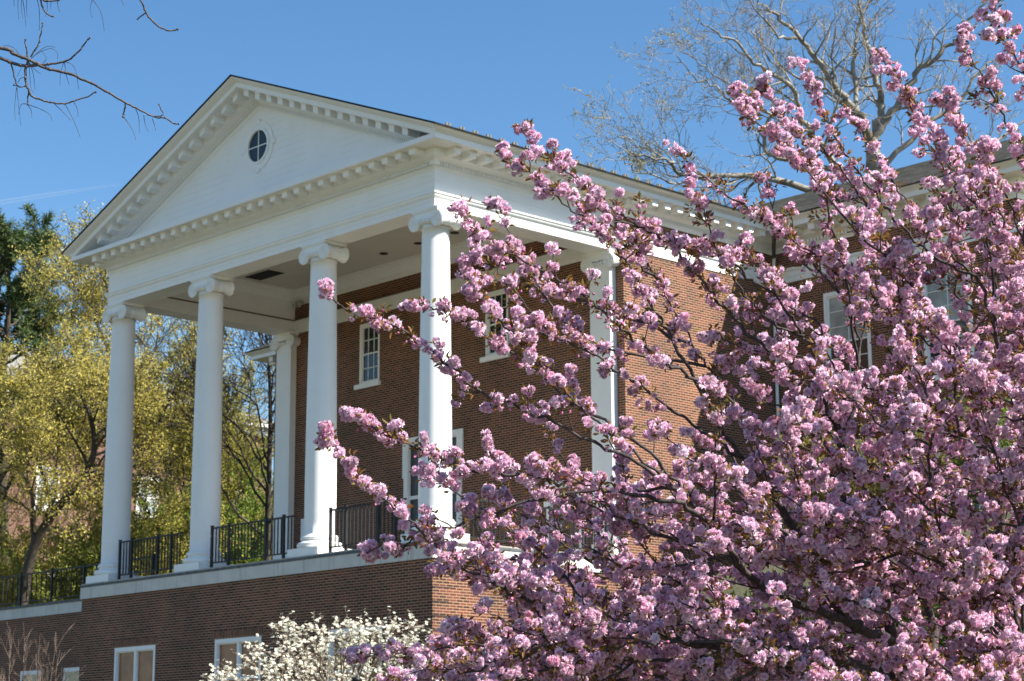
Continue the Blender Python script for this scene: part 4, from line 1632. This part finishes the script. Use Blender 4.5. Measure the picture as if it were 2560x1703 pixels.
def leafify(root, sites, per, size, cols, spread=0.1, mat=None, name='foliage', tmpl=(LEAF_V, LEAF_Q), updir=0.0, prob=1.0):
    sites = [q for q in sites if rng.random() < prob]
    S = np.repeat(np.array([q[0] for q in sites]), per, 0)
    D = np.repeat(np.array([q[1] for q in sites]), per, 0)
    n = len(S)
    S = S + rng.normal(size=(n, 3)) * spread
    D = D * 0.5 + rng.normal(size=(n, 3)) * 0.8 + np.array([0, 0, updir])
    pick = rng.random(n)[:, None]
    clump = np.repeat(rng.random(len(sites)), per)[:, None]
    w = np.clip(0.6 * clump + 0.4 * pick, 0, 1)
    c = np.array(cols[0])[None] * (1 - w) + np.array(cols[1])[None] * w
    c = np.clip(c * (1 + 0.2 * rng.normal(size=(n, 1))), 0.004, 0.9)
    o = leaves_obj(name, S, D, size * (0.65 + 0.7 * rng.random(n)), c, mat or LEAFM, root, tmpl)
    return tag(o, kind='stuff')


def ground_under(p):
    if p[1] > GY + 0.4 and (p[0] < -W - XW or p[1] > 24):
        return 0.0
    return float(ground_z(np.array(p[0]), np.array(p[1])))


# --- pale leafless plane tree behind the wing
DS = 74.0
tb = at(2186, 520, DS)
syc = thing('bare_tree', 'tall leafless tree with pale bark rising behind the wing roof at right', 'tree', (tb[0], tb[1], 0))
trk = np.vstack([[tb[0], tb[1], -0.1], [tb[0] + 0.05, tb[1], 6.0], at(2186, 520, DS), at(2184, 396, DS), at(2176, 345, DS)])
SYC = [
    ([(2176, 350), (2157, 306), (2130, 270), (2107, 238), (2071, 193), (2040, 144), (1999, 97), (1959, 54), (1923, 27), (1880, -20)], 0.19, 0.03, 17, -1.5),
    ([(2180, 352), (2200, 300), (2206, 265), (2193, 211), (2179, 148), (2166, 103), (2157, 54), (2148, -30)], 0.17, 0.05, 12, 1.0),
    ([(2182, 350), (2219, 297), (2260, 234), (2300, 171), (2354, 130), (2390, 103), (2422, 50), (2470, 0)], 0.16, 0.03, 14, 0.0),
    ([(2140, 285), (2139, 234), (2136, 157), (2147, 81), (2170, 10), (2190, -60)], 0.11, 0.04, 11, 2.0),
    ([(2184, 470), (2120, 440), (2058, 373), (2013, 315), (1995, 252), (1972, 211), (1927, 184), (1878, 148), (1842, 108), (1792, 81), (1752, 54)], 0.15, 0.02, 18, -3.0),
    ([(2090, 430), (2030, 410), (1950, 396), (1918, 380), (1905, 330), (1925, 290), (1882, 270), (1824, 252), (1788, 216), (1734, 193), (1689, 135)], 0.11, 0.018, 18, -2.0),
    ([(2186, 520), (2080, 490), (1950, 450), (1891, 445), (1860, 436), (1761, 441), (1698, 432), (1680, 405), (1653, 396), (1590, 382), (1545, 342)], 0.15, 0.018, 19, -4.0),
    ([(1990, 97), (1950, 90), (1900, 40), (1870, -10)], 0.06, 0.02, 6, -2.0),
    ([(2184, 430), (2260, 370), (2330, 300), (2400, 250), (2450, 180), (2490, 140)], 0.12, 0.02, 12, 1.0),
    ([(2186, 540), (2300, 470), (2420, 390), (2485, 355), (2530, 330), (2600, 270)], 0.13, 0.02, 11, 1.0),
    ([(2072, 195), (2020, 200), (1960, 170), (1900, 100), (1850, 60)], 0.06, 0.018, 8, 1.5),
    ([(1972, 211), (1930, 235), (1870, 240), (1800, 190), (1740, 150), (1690, 110)], 0.05, 0.016, 10, 0.0),
    ([(1760, 441), (1700, 460), (1640, 440), (1590, 430), (1560, 400)], 0.05, 0.016, 7, -4.0),
]
ext = []
for lst, ra, rb, nk, dz in SYC:
    n = len(lst)
    P = crom(np.array([at(x, y, DS + dz * i / (n - 1)) for i, (x, y) in enumerate(lst)]), 4)
    P[1:-1] += rng.normal(size=P[1:-1].shape) * 0.05
    ext.append((P, ra, rb, nk))
st = skeleton(syc, BARK['sycamore'], crom(trk, 5), 0.42, 0.24, dict(nb=[5, 5, 4], wob=0.22, lift=0.07, seg=0.45, ang=0.75, lr=0.55, rr=0.58, rmin=0.0075, k0=0.30, leaflev=3, leafstep=0.4), 3, 0, extra=ext)
leafify(syc, [q for q in st if rng.random() < np.clip((1800 - px(q[0])[0]) / 320, 0.03, 0.7)], 2, 0.085, ((0.30, 0.27, 0.10), (0.42, 0.38, 0.16)), 0.06)


def broad_tree(label, base_px, d, trunk_px, r0, r1, leaf, cols, per, prm, nkids, maxlev=3, first=0.42, t0=0.3, bark='dark', group=None, prob=1.0, spread=0.12):
    b = at(*base_px, d)
    gz_ = ground_under(b)
    r = thing('leafy_tree', label, 'tree', (b[0], b[1], gz_), group)
    P = np.vstack([[[b[0], b[1], gz_ - 0.1]], pts_px(trunk_px, d)])
    P = crom(P, 4)
    sites = skeleton(r, BARK[bark], P, r0, r1, prm, maxlev, nkids, first=first, t0=t0)
    if leaf:
        leafify(r, sites, per, leaf, cols, spread, prob=prob)
    return r


YEL = ((0.33, 0.295, 0.06), (0.74, 0.63, 0.17))
MAP = dict(nb=[6, 5, 3], wob=0.18, lift=0.06, seg=0.6, ang=0.8, lr=0.58, rr=0.55, rmin=0.012, leaflev=1, leafstep=0.2, up=0.75)
broad_tree('yellow green budding tree with a dark trunk leaning right, at far left behind the railing', (40, 1600), 79, [(60, 1480), (88, 1362), (141, 1273), (200, 1200), (235, 1130), (225, 1040), (190, 960)], 0.25, 0.06, 0.105, YEL, 5, MAP, 16, t0=0.22, prob=0.95, group='budding trees at left')
broad_tree('budding tree rising between the first two columns, its top against the sky', (300, 1600), 86, [(305, 1300), (312, 1150), (318, 1000), (300, 880), (285, 790), (275, 740)], 0.22, 0.05, 0.105, YEL, 4, MAP, 17, t0=0.2, first=0.36, prob=1.0, group='budding trees at left')
broad_tree('dense yellow green tree low at the left edge of the view', (-30, 1600), 88, [(-25, 1350), (-15, 1230), (0, 1150), (5, 1090), (15, 1040)], 0.22, 0.05, 0.11, YEL, 5, MAP, 16, t0=0.15, first=0.42, group='budding trees at left')
broad_tree('leafier budding tree with green low boughs just left of the second column', (420, 1600), 92, [(425, 1350), (430, 1250), (425, 1150), (415, 1060)], 0.18, 0.05, 0.13, ((0.15, 0.16, 0.03), (0.48, 0.42, 0.08)), 5, MAP, 15, t0=0.1, first=0.55, group='budding trees at left')
broad_tree('yellow green tree standing furthest back, in the gap right of the second column', (520, 1600), 104, [(520, 1400), (525, 1280), (520, 1180), (515, 1110)], 0.2, 0.06, 0.14, YEL, 5, MAP, 15, t0=0.1, first=0.40, group='budding trees at left')
broad_tree('thinly leaved tree with dark upright trunk beside the left pilaster', (668, 1560), 82, [(669, 1320), (672, 1200), (676, 1050), (674, 950), (668, 870), (660, 810)], 0.15, 0.03, 0.09, YEL, 2,
           dict(MAP, ang=0.55, up=1.35, lift=0.10, lr=0.66, leafstep=0.5), 26, t0=0.08, first=0.36, prob=0.30, spread=0.08, group='budding trees at left')


def shrub(name, label, x, y, d, hgt, n, leaf, cols, per, group=None, bark='tan', cat='shrub', prob=1.0, lean=0.5, base=None):
    """many stems from one base, leafy to the ground"""
    t = at(x, y, d)
    gz_ = ground_under(t) if base is None else base
    r = thing(name, label, cat, (t[0], t[1], gz_), group)
    out, sites = [], []
    for _ in range(n):
        dr = unit(np.array([rng.normal() * lean, rng.normal() * lean, 1.0]))
        p0 = np.array([t[0] + rng.normal() * 0.15, t[1] + rng.normal() * 0.15, gz_ - 0.05])
        grow(p0, dr, hgt * rng.uniform(0.6, 1.05), 0.022, 0, 2, out, sites, dict(nb=[7, 4], wob=0.14, lift=0.02, seg=0.3, ang=0.6, lr=0.42, rr=0.6, rmin=0.006, leaflev=0, leafstep=0.12, t0=0.15))
    tag(tubes_mesh('stem', [(a, b) for a, b, l in out], BARK[bark], r, 4), kind='stuff')
    if leaf:
        leafify(r, sites, per, leaf, cols, 0.06, prob=prob)
    return r


GREEN = ((0.10, 0.16, 0.025), (0.27, 0.36, 0.055))
shrub('leafy_shrub', 'bright green shrub seen between the second column and the left pilaster', 590, 1600, 88, 7.6, 34, 0.15, GREEN, 3, 'green shrubs behind the terrace')
shrub('leafy_shrub', 'darker green shrub just left of the second column', 440, 1600, 95, 8.2, 28, 0.15, ((0.06, 0.10, 0.02), (0.18, 0.24, 0.04)), 3, 'green shrubs behind the terrace')
shrub('leafy_shrub', 'green shrub behind the garden wall railing, left of the first column', 205, 1590, 82, 5.0, 24, 0.13, ((0.10, 0.13, 0.025), (0.32, 0.35, 0.06)), 3, 'green shrubs behind the terrace')

OLI = ((0.30, 0.29, 0.06), (0.66, 0.58, 0.14))
for x, y, d, h, lab in ((370, 1600, 84, 6.4, 'tall yellow green shrub filling the gap between the first two columns'), (130, 1600, 90, 6.4, 'yellow green shrub behind the leaning dark trunk at left'),
                        (20, 1600, 92, 6.6, 'yellow green shrub at the left edge behind the garden wall railing'), (270, 1600, 93, 7.0, 'yellow green shrub hidden partly by the first column'), (640, 1600, 90, 5.6, 'olive shrub at the foot of the dark upright trunk beside the left pilaster')):
    shrub('leafy_shrub', lab, x, y, d, h, 26, 0.125, OLI, 3, 'green shrubs behind the terrace', bark='dark', prob=0.6)

# --- pine at the far left
pb = at(30, 1400, 96)
pine = thing('pine_tree', 'dark green pine with open tufted crown against the sky at the left edge', 'tree', (pb[0], pb[1], 0))
pp = crom(np.vstack([[pb[0], pb[1], -0.1], at(5, 1200, 96), at(5, 980, 96), at(20, 800, 96), at(22, 618, 96)]), 5)
ps = skeleton(pine, BARK['dark'], pp, 0.3, 0.06, dict(nb=[6, 5], wob=0.16, lift=0.10, seg=0.5, ang=0.7, lr=0.5, rr=0.6, rmin=0.014, leaflev=1, leafstep=0.24, up=0.28), 2, 30, first=0.20, t0=0.56)
leafify(pine, ps, 13, 0.28, ((0.035, 0.062, 0.022), (0.13, 0.18, 0.055)), 0.05, NEEDLEM, 'needles', (NEEDLE_V, NEEDLE_Q))

# --- white dogwood in front of the base storey
db = at(850, 1990, 42)
gd = ground_under(db)
dog = thing('dogwood_tree', 'white flowering dogwood in tiers in front of the basement windows', 'tree', (db[0], db[1], gd))
trunkd = crom(np.vstack([[db[0], db[1], gd - 0.1], at(850, 1950, 42), at(845, 1850, 42), at(860, 1780, 42)]), 4)
tubes_mesh('trunk', [(trunkd, np.linspace(0.09, 0.06, len(trunkd)))], BARK['tan'], dog, 10)
dsites, dtw = [], []
tipsd = [(695, 1556), (735, 1560), (785, 1552), (850, 1556), (880, 1552), (930, 1553), (985, 1562), (1045, 1552), (1075, 1600), (545, 1680), (530, 1700), (575, 1665), (625, 1640), (640, 1612), (700, 1622), (740, 1590), (800, 1600), (860, 1590),
         (905, 1600), (960, 1590), (1010, 1615), (1060, 1650), (760, 1650), (690, 1660), (830, 1640), (920, 1650), (1000, 1670), (600, 1700), (870, 1690), (740, 1700), (660, 1700), (960, 1700), (1100, 1690), (810, 1570), (900, 1570), (1020, 1585), (715, 1640), (780, 1625)]
for (x, y) in tipsd:
    tgt = at(x, y + 10, 42 + rng.normal() * 1.1)
    s0 = trunkd[rng.integers(5, len(trunkd))]
    m_ = s0 * 0.55 + tgt * 0.45 + np.array([0, 0, -0.12])
    P = crom(np.array([s0, m_, tgt * 0.8 + m_ * 0.2 + [0, 0, -0.03], tgt]), 6)
    P[1:-1] += rng.normal(size=P[1:-1].shape) * 0.025
    dtw.append((P, np.linspace(0.028, 0.006, len(P))))
    L = np.linalg.norm(tgt - s0)
    for t in np.arange(0.35, 1.0, 0.058 / L):
        q = t * (len(P) - 1)
        a = int(min(q, len(P) - 2))
        pt = P[a] + (P[a + 1] - P[a]) * (q - a)
        dr = unit(P[a + 1] - P[a])
        sd_ = rng.normal(size=3) * np.array([1, 1, 0.22])
        e = pt + unit(dr * 0.7 + unit(sd_) * 0.9) * rng.uniform(0.12, 0.5)
        dtw.append((np.array([pt, (pt + e) / 2 + rng.normal(size=3) * 0.015, e]), np.array([0.006, 0.005, 0.0035])))
        for u in (0.35, 0.6, 0.8, 1.0):
            if rng.random() < 0.85:
                dsites.append(pt + (e - pt) * u + rng.normal(size=3) * 0.02 + [0, 0, 0.02])
tag(tubes_mesh('branch', dtw, BARK['tan'], dog, 5), kind='stuff')
bv, bq = [], []
for k in range(4):
    a = k * math.pi / 2
    c_, s_ = math.cos(a), math.sin(a)
    b0 = len(bv)
    for (r_, w_, z_) in ((0.08, 0, 0), (0.62, 0.46, 0.10), (1.0, 0.0, 0.02), (0.62, -0.46, 0.10)):
        bv.append((r_ * c_ - w_ * s_, r_ * s_ + w_ * c_, z_))
    bq.append([b0, b0 + 1, b0 + 2, b0 + 3])
ds_ = np.array(dsites)
dd2 = np.array([0.25, -0.25, 1.0]) + rng.normal(size=(len(ds_), 3)) * 0.45
V, Qn, C = scatter(np.array(bv), np.array(bq), ds_, frames(dd2), 0.034 + 0.012 * rng.random(len(ds_)), None, vary(len(ds_), (0.86, 0.84, 0.69), 0.05, 0.02))
tag(fast_mesh('blossom', V, Qn, PETALM, dog, False, C), kind='stuff')

# --- leafless reddish shrub, bottom left
cb = at(75, 1960, 40)
gc = ground_under(cb)
crp = thing('bare_shrub', 'leafless tan brown multi stemmed shrub at the bottom left corner', 'shrub', (cb[0], cb[1], gc))
out, sites = [], []
for (x, y) in [(-20, 1600), (25, 1575), (60, 1590), (100, 1565), (140, 1555), (150, 1600), (60, 1640), (120, 1640), (10, 1650), (165, 1640), (-40, 1650), (90, 1610)]:
    tgt = at(x, y + 25, 40 + rng.normal() * 0.6)
    p0 = np.array([cb[0] + rng.normal() * 0.12, cb[1] + rng.normal() * 0.12, gc])
    P = crom(np.array([p0, p0 * 0.6 + tgt * 0.4 + np.append(rng.normal(size=2) * 0.12, 0.1), tgt]), 6)
    P[1:-1] += rng.normal(size=P[1:-1].shape) * 0.02
    out.append((P, np.linspace(0.022, 0.005, len(P)), 0))
    for j in range(14):
        q = (0.4 + 0.58 * rng.random()) * (len(P) - 1)
        a = int(q)
        dr = unit(P[a + 1] - P[a])
        grow(P[a], dr + unit(np.cross(dr, rand_unit())) * 0.6, rng.uniform(0.25, 0.7), 0.006, 1, 2, out, sites, dict(nb=[4, 4], wob=0.10, lift=0.05, seg=0.12, ang=0.5, lr=0.5, rr=0.7, rmin=0.0032))
tag(tubes_mesh('stem', [(a, b) for a, b, l in out], BARK['red'], crp, 5), kind='stuff')

# --- planting on the bank behind the cherry
FOR = ((0.20, 0.17, 0.04), (0.42, 0.35, 0.08))
for (x, y, d, h, lab, cols, pr) in [
    (1960, 1300, 47, 2.3, 'yellowish twiggy shrub at the foot of the wing, left of the cherry fork', FOR, 0.6),
    (2090, 1290, 46, 2.2, 'yellowish twiggy shrub directly behind the upright cherry limb', FOR, 0.6),
    (2230, 1290, 45, 2.5, 'pale yellow shrub against the wing wall right of the upright cherry limb', FOR, 0.55),
    (2400, 1270, 44, 2.4, 'yellow green shrub under the wing at the right, behind pink blossom', ((0.14, 0.15, 0.03), (0.38, 0.36, 0.07)), 0.7),
    (2330, 1090, 47, 2.6, 'fresh green shrub under the wing window at right', GREEN, 0.8),
    (2540, 1180, 43, 2.4, 'green shrub by the wing at the right edge of the view', GREEN, 0.8)]:
    shrub('garden_shrub', lab, x, y, d, h, 20, 0.085, cols, 3, 'shrubs on the planted bank', prob=pr)
for i, (x, y, d, h, lab) in enumerate([(1500, 1640, 36, 1.5, 'low dark green bush on the bank, farthest left, deep behind the cherry'), (1700, 1640, 33, 1.5, 'low green bush on the bank under the left side of the cherry'),
                                      (1880, 1600, 34, 1.6, 'low green bush on the bank behind the lowest cherry limb'), (2060, 1640, 30, 1.5, 'low green bush on the bank just left of the cherry trunk'),
                                      (2240, 1560, 33, 1.7, 'low green bush on the bank right behind the cherry trunk'), (2420, 1600, 30, 1.6, 'low green bush on the bank right of the cherry trunk'),
                                      (2580, 1520, 32, 1.7, 'low green bush on the bank at the right edge of the view')]):
    shrub('low_bush', lab, x, y, d, h, 18, 0.09, ((0.035, 0.06, 0.012), (0.13, 0.16, 0.03)), 3, 'low bushes on the bank')

# --- bare branch reaching in at top left; its tree stands outside the view
DB = 13.0
Z = 1 / 4.48


def zb(l, d=DB):
    return np.array([at(x * Z, y * Z, d) for x, y in l])


bt = at(-700, 2500, DB)
gb = ground_under(bt)
bar_ = thing('bare_tree', 'leafless dark branch with knobbly twigs reaching in at the top left corner', 'tree', (bt[0], bt[1], gb))
tr = crom(np.vstack([[bt[0], bt[1], gb - 0.1], at(-690, 1500, DB), at(-670, 700, DB), at(-640, 300, DB), at(-600, -200, DB), at(-560, -700, DB)]), 5)
tubes_mesh('trunk', [(tr, np.linspace(0.16, 0.07, len(tr)))], BARK['grey'], bar_, 12)
BR = [
    ([(-2900, 1400), (-1900, 700), (-900, 480), (0, 540), (150, 600), (320, 670), (480, 750), (620, 790), (800, 830), (920, 890), (1100, 970), (1300, 1090), (1400, 1150), (1560, 1230), (1720, 1310), (1850, 1320)], 0.045, 0.0052),
    ([(-900, 480), (-400, 560), (0, 650), (150, 710), (280, 740), (430, 730), (620, 710), (770, 670), (880, 580), (950, 490), (1005, 425)], 0.013, 0.0042),
    ([(320, 670), (285, 800), (290, 920), (325, 1020), (360, 1080), (500, 1130), (620, 1155), (750, 1160), (880, 1115), (990, 1078), (1070, 1035)], 0.0085, 0.0040),
    ([(-2700, 200), (-1500, -350), (-300, -420), (700, -300), (1300, -350), (1570, 0), (1640, 150), (1720, 250), (1830, 325), (1900, 345), (1990, 330)], 0.035, 0.0045),
    ([(-300, -420), (100, -150), (420, -60), (500, 5), (560, 12), (660, 3)], 0.014, 0.004),
    ([(440, -50), (460, 20), (490, 110), (545, 170), (595, 185)], 0.006, 0.0038),
    ([(1850, 1320), (1920, 1370), (1970, 1388), (2000, 1390)], 0.0048, 0.0036), ([(1720, 1310), (1830, 1285), (1800, 1220), (1780, 1170)], 0.0042, 0.0034),
    ([(345, 640), (420, 520), (445, 430), (470, 340), (475, 260)], 0.0058, 0.0036), ([(310, 650), (300, 560), (290, 520), (285, 445)], 0.0052, 0.0038),
    ([(120, 690), (160, 860), (200, 965), (250, 975), (285, 965)], 0.0052, 0.0030), ([(200, 965), (155, 955)], 0.0036, 0.003),
    ([(320, 1030), (312, 1100), (310, 1170)], 0.0046, 0.0042), ([(1405, 1150), (1390, 1240), (1380, 1310)], 0.0046, 0.0046), ([(1630, 150), (1580, 185), (1540, 215)], 0.0046, 0.0036),
]
knobs = []
for lst, ra, rb in BR:
    P = crom(zb(lst), 5)
    P[1:-1] += rng.normal(size=P[1:-1].shape) * 0.0016
    xz = np.interp(np.arange(len(P)) / 5.0, np.arange(len(lst)), [q[0] for q in lst])
    R = np.linspace(ra ** 0.6, rb ** 0.6, len(P)) ** (1 / 0.6)
    if lst[0][0] < -1000:
        R = np.interp(xz, [-2900, 0, 1850 if len(lst) > 12 else 2000], [0.030, 0.0118, 0.0046])
    R = R * (1 + 0.10 * (np.arange(len(P)) % 4 == 0))
    tubes_mesh('branch', [(P, R)], BARK['grey'], bar_, 8)
    for i in range(3, len(P), 5):
        if R[i] < 0.012:
            knobs.append((P[i] + rng.normal(size=3) * 0.001, R[i] * 1.3))
    knobs.append((P[-1], R[-1] * 1.9))
kb = MB()
for p, r_ in knobs:
    kb.lathe([(r_ * math.sin(a), -r_ * math.cos(a)) for a in np.linspace(0.25, math.pi - 0.25, 5)], p[0], p[1], 7, 'z', p[2])
tag(kb.build('twig_bud', BARK['grey'], bar_, True), kind='stuff')
FIL = [[(325, 1175), (470, 1230), (560, 1290), (585, 1360)], [(310, 1170), (350, 1240), (358, 1325)], [(310, 1165), (240, 1170), (215, 1240), (210, 1280)], [(190, 980), (210, 1200), (235, 1415)], [(185, 980), (165, 1200), (172, 1350)],
       [(610, 1165), (700, 1250), (790, 1350)], [(730, 1170), (820, 1340), (900, 1540)], [(830, 1150), (865, 1220), (875, 1310)], [(1385, 1310), (1450, 1400), (1500, 1490), (1520, 1570)], [(720, 690), (745, 850), (775, 950)], [(720, 690), (700, 740), (675, 850), (672, 960)],
       [(720, 690), (800, 720), (850, 800), (880, 1000)], [(1520, 1220), (1555, 1330), (1560, 1490)], [(1610, 1290), (1625, 1390), (1665, 1480)], [(1705, 1330), (1730, 1400), (1745, 1470)], [(205, -30), (200, 60), (210, 220)], [(250, -30), (275, 130), (290, 300)],
       [(410, -30), (440, 120), (440, 340)], [(1035, -10), (1010, 100), (1030, 200)], [(1035, -10), (1130, 140), (1170, 350)], [(640, 10), (655, 90), (672, 140)], [(525, 10), (530, 100), (512, 190)], [(575, 10), (568, 60), (572, 105)], [(165, -30), (155, 20), (160, 80)],
       [(325, 680), (420, 600), (560, 545), (640, 590), (645, 670)], [(325, 680), (470, 550), (545, 520), (620, 530)], [(325, 700), (335, 850), (345, 980), (375, 1040)], [(325, 700), (370, 820), (395, 1010)], [(325, 700), (250, 750), (190, 860)], [(325, 700), (380, 770), (455, 830)],
       [(210, 600), (160, 540), (80, 510), (30, 525)], [(480, 710), (520, 660), (490, 600), (455, 565)], [(1355, -20), (1375, 30), (1390, 70)], [(243, -20), (238, 100), (258, 210)], [(300, -20), (298, 120), (305, 190)], [(200, 930), (230, 880), (290, 860)]]
tag(tubes_mesh('hanging_stalk', [(crom(zb(f), 5), np.linspace(0.0022, 0.0013, (len(f) - 1) * 5 + 1)) for f in FIL], BARK['dark'], bar_, 4), kind='stuff')

# --- brick house up the hill behind the trees at left
HX, HZ = -60.0, 14.9
hs = thing('brick_house', 'distant pink brick building with grey hipped roof and white eaves behind the budding trees', 'building', (HX - 8, 25, 0))
HY0, HY1 = 4.0, 40.0
hw = MB().box(HX - 18, HX, HY0, HY1, -0.5, HZ - 0.6)
hw.build('wall', M['farbrick'], hs)
ev = MB()
ev.box(HX - 18.6, HX + 0.35, HY0 - 0.35, HY1 + 0.35, HZ - 0.6, HZ - 0.35).box(HX - 18.9, HX + 0.75, HY0 - 0.75, HY1 + 0.75, HZ - 0.15, HZ + 0.1)
for k in range(60):
    y = HY0 + 0.1 + k * 0.6
    ev.box(HX + 0.02, HX + 0.6, y, y + 0.25, HZ - 0.34, HZ - 0.151)
ev.build('eaves', M['white'], hs)
rf2 = MB()
ov = 0.8
rf2.add([(HX + ov, HY0 - ov, HZ + 0.1), (HX + ov, HY1 + ov, HZ + 0.1), (HX - 18.9, HY1 + ov, HZ + 0.1), (HX - 18.9, HY0 - ov, HZ + 0.1), (HX - 9, HY0 + 8.5, HZ + 4.6), (HX - 9, HY1 - 8.5, HZ + 4.6)],
        [(0, 1, 5, 4), (1, 2, 5), (2, 3, 4, 5), (3, 0, 4)])
rf2.build('roof', plain('grey_slate', (0.20, 0.195, 0.185), 0.8, 0.3, 0.8), hs)
for zc in (3.0, 8.8):
    for k in range(6):
        y = HY0 + 1.2 + k * 6.4
        m = MB()
        m.box(HX - 0.02, HX + 0.06, y, y + 0.16, zc, zc + 2.3).box(HX - 0.02, HX + 0.06, y + 1.3, y + 1.46, zc, zc + 2.3)
        m.box(HX - 0.02, HX + 0.061, y + 0.16, y + 1.3, zc, zc + 0.16).box(HX - 0.02, HX + 0.061, y + 0.16, y + 1.3, zc + 2.12, zc + 2.3).box(HX - 0.02, HX + 0.055, y + 0.16, y + 1.3, zc + 1.1, zc + 1.2)
        m.box(HX - 0.02, HX + 0.054, y + 0.70, y + 0.76, zc + 0.16, zc + 1.1).box(HX - 0.02, HX + 0.054, y + 0.70, y + 0.76, zc + 1.2, zc + 2.12)
        wi = m.build('window', M['white'], hs)
        MB().box(HX + 0.005, HX + 0.02, y + 0.16, y + 1.3, zc + 0.16, zc + 2.12).build('pane', M['paleblind'], wi)
        MB().box(HX, HX + 0.14, y - 0.1, y + 1.56, zc - 0.16, zc - 0.001).build('sill', M['white'], wi)

# --- lamp post whose cap shows below the dogwood
lp_ = at(892, 1692, 36)
gl = ground_under(lp_)
lamp = thing('lamp_post', 'black lamp post whose lantern cap just shows at the bottom among white dogwood', 'lamp', (lp_[0], lp_[1], gl))
zt = lp_[2]
MB().lathe([(0.12, 0), (0.12, 0.2), (0.07, 0.35), (0.05, 0.5), (0.045, zt - gl - 0.75)], lp_[0], lp_[1], 16, 'z', gl).build('pole', M['iron'], lamp, True)
MB().lathe([(0.05, -0.10), (0.085, -0.08), (0.075, -0.02), (0.03, 0.0), (0.012, 0.03)], lp_[0], lp_[1], 20, 'z', zt).build('cap', M['iron'], lamp, True)
MB().lathe([(0.06, -0.76), (0.08, -0.70), (0.14, -0.30), (0.15, -0.24), (0.09, -0.11)], lp_[0], lp_[1], 20, 'z', zt).build('lantern', M['elbow'], lamp, True)

# --- thin contrail high in the sky
cm, nt, b, o = new_mat('contrail_vapour')
tp = nt.nodes.new('ShaderNodeBsdfTransparent')
mx = nt.nodes.new('ShaderNodeMixShader')
mx.inputs[0].default_value = 0.05
b.inputs['Base Color'].default_value = (0.95, 0.95, 0.95, 1)
b.inputs['Roughness'].default_value = 1
nt.links.new(tp.outputs[0], mx.inputs[1])
nt.links.new(b.outputs[0], mx.inputs[2])
nt.links.new(mx.outputs[0], o.inputs['Surface'])
cp = np.array([at(-500, 578, 4000), at(0, 506, 4000), at(130, 486, 4000), at(300, 461, 4000)])
tag(tubes_mesh('contrail', [(cp, np.array([5.5, 4.5, 4.0, 0.8]))], cm, None, 10), kind='stuff')
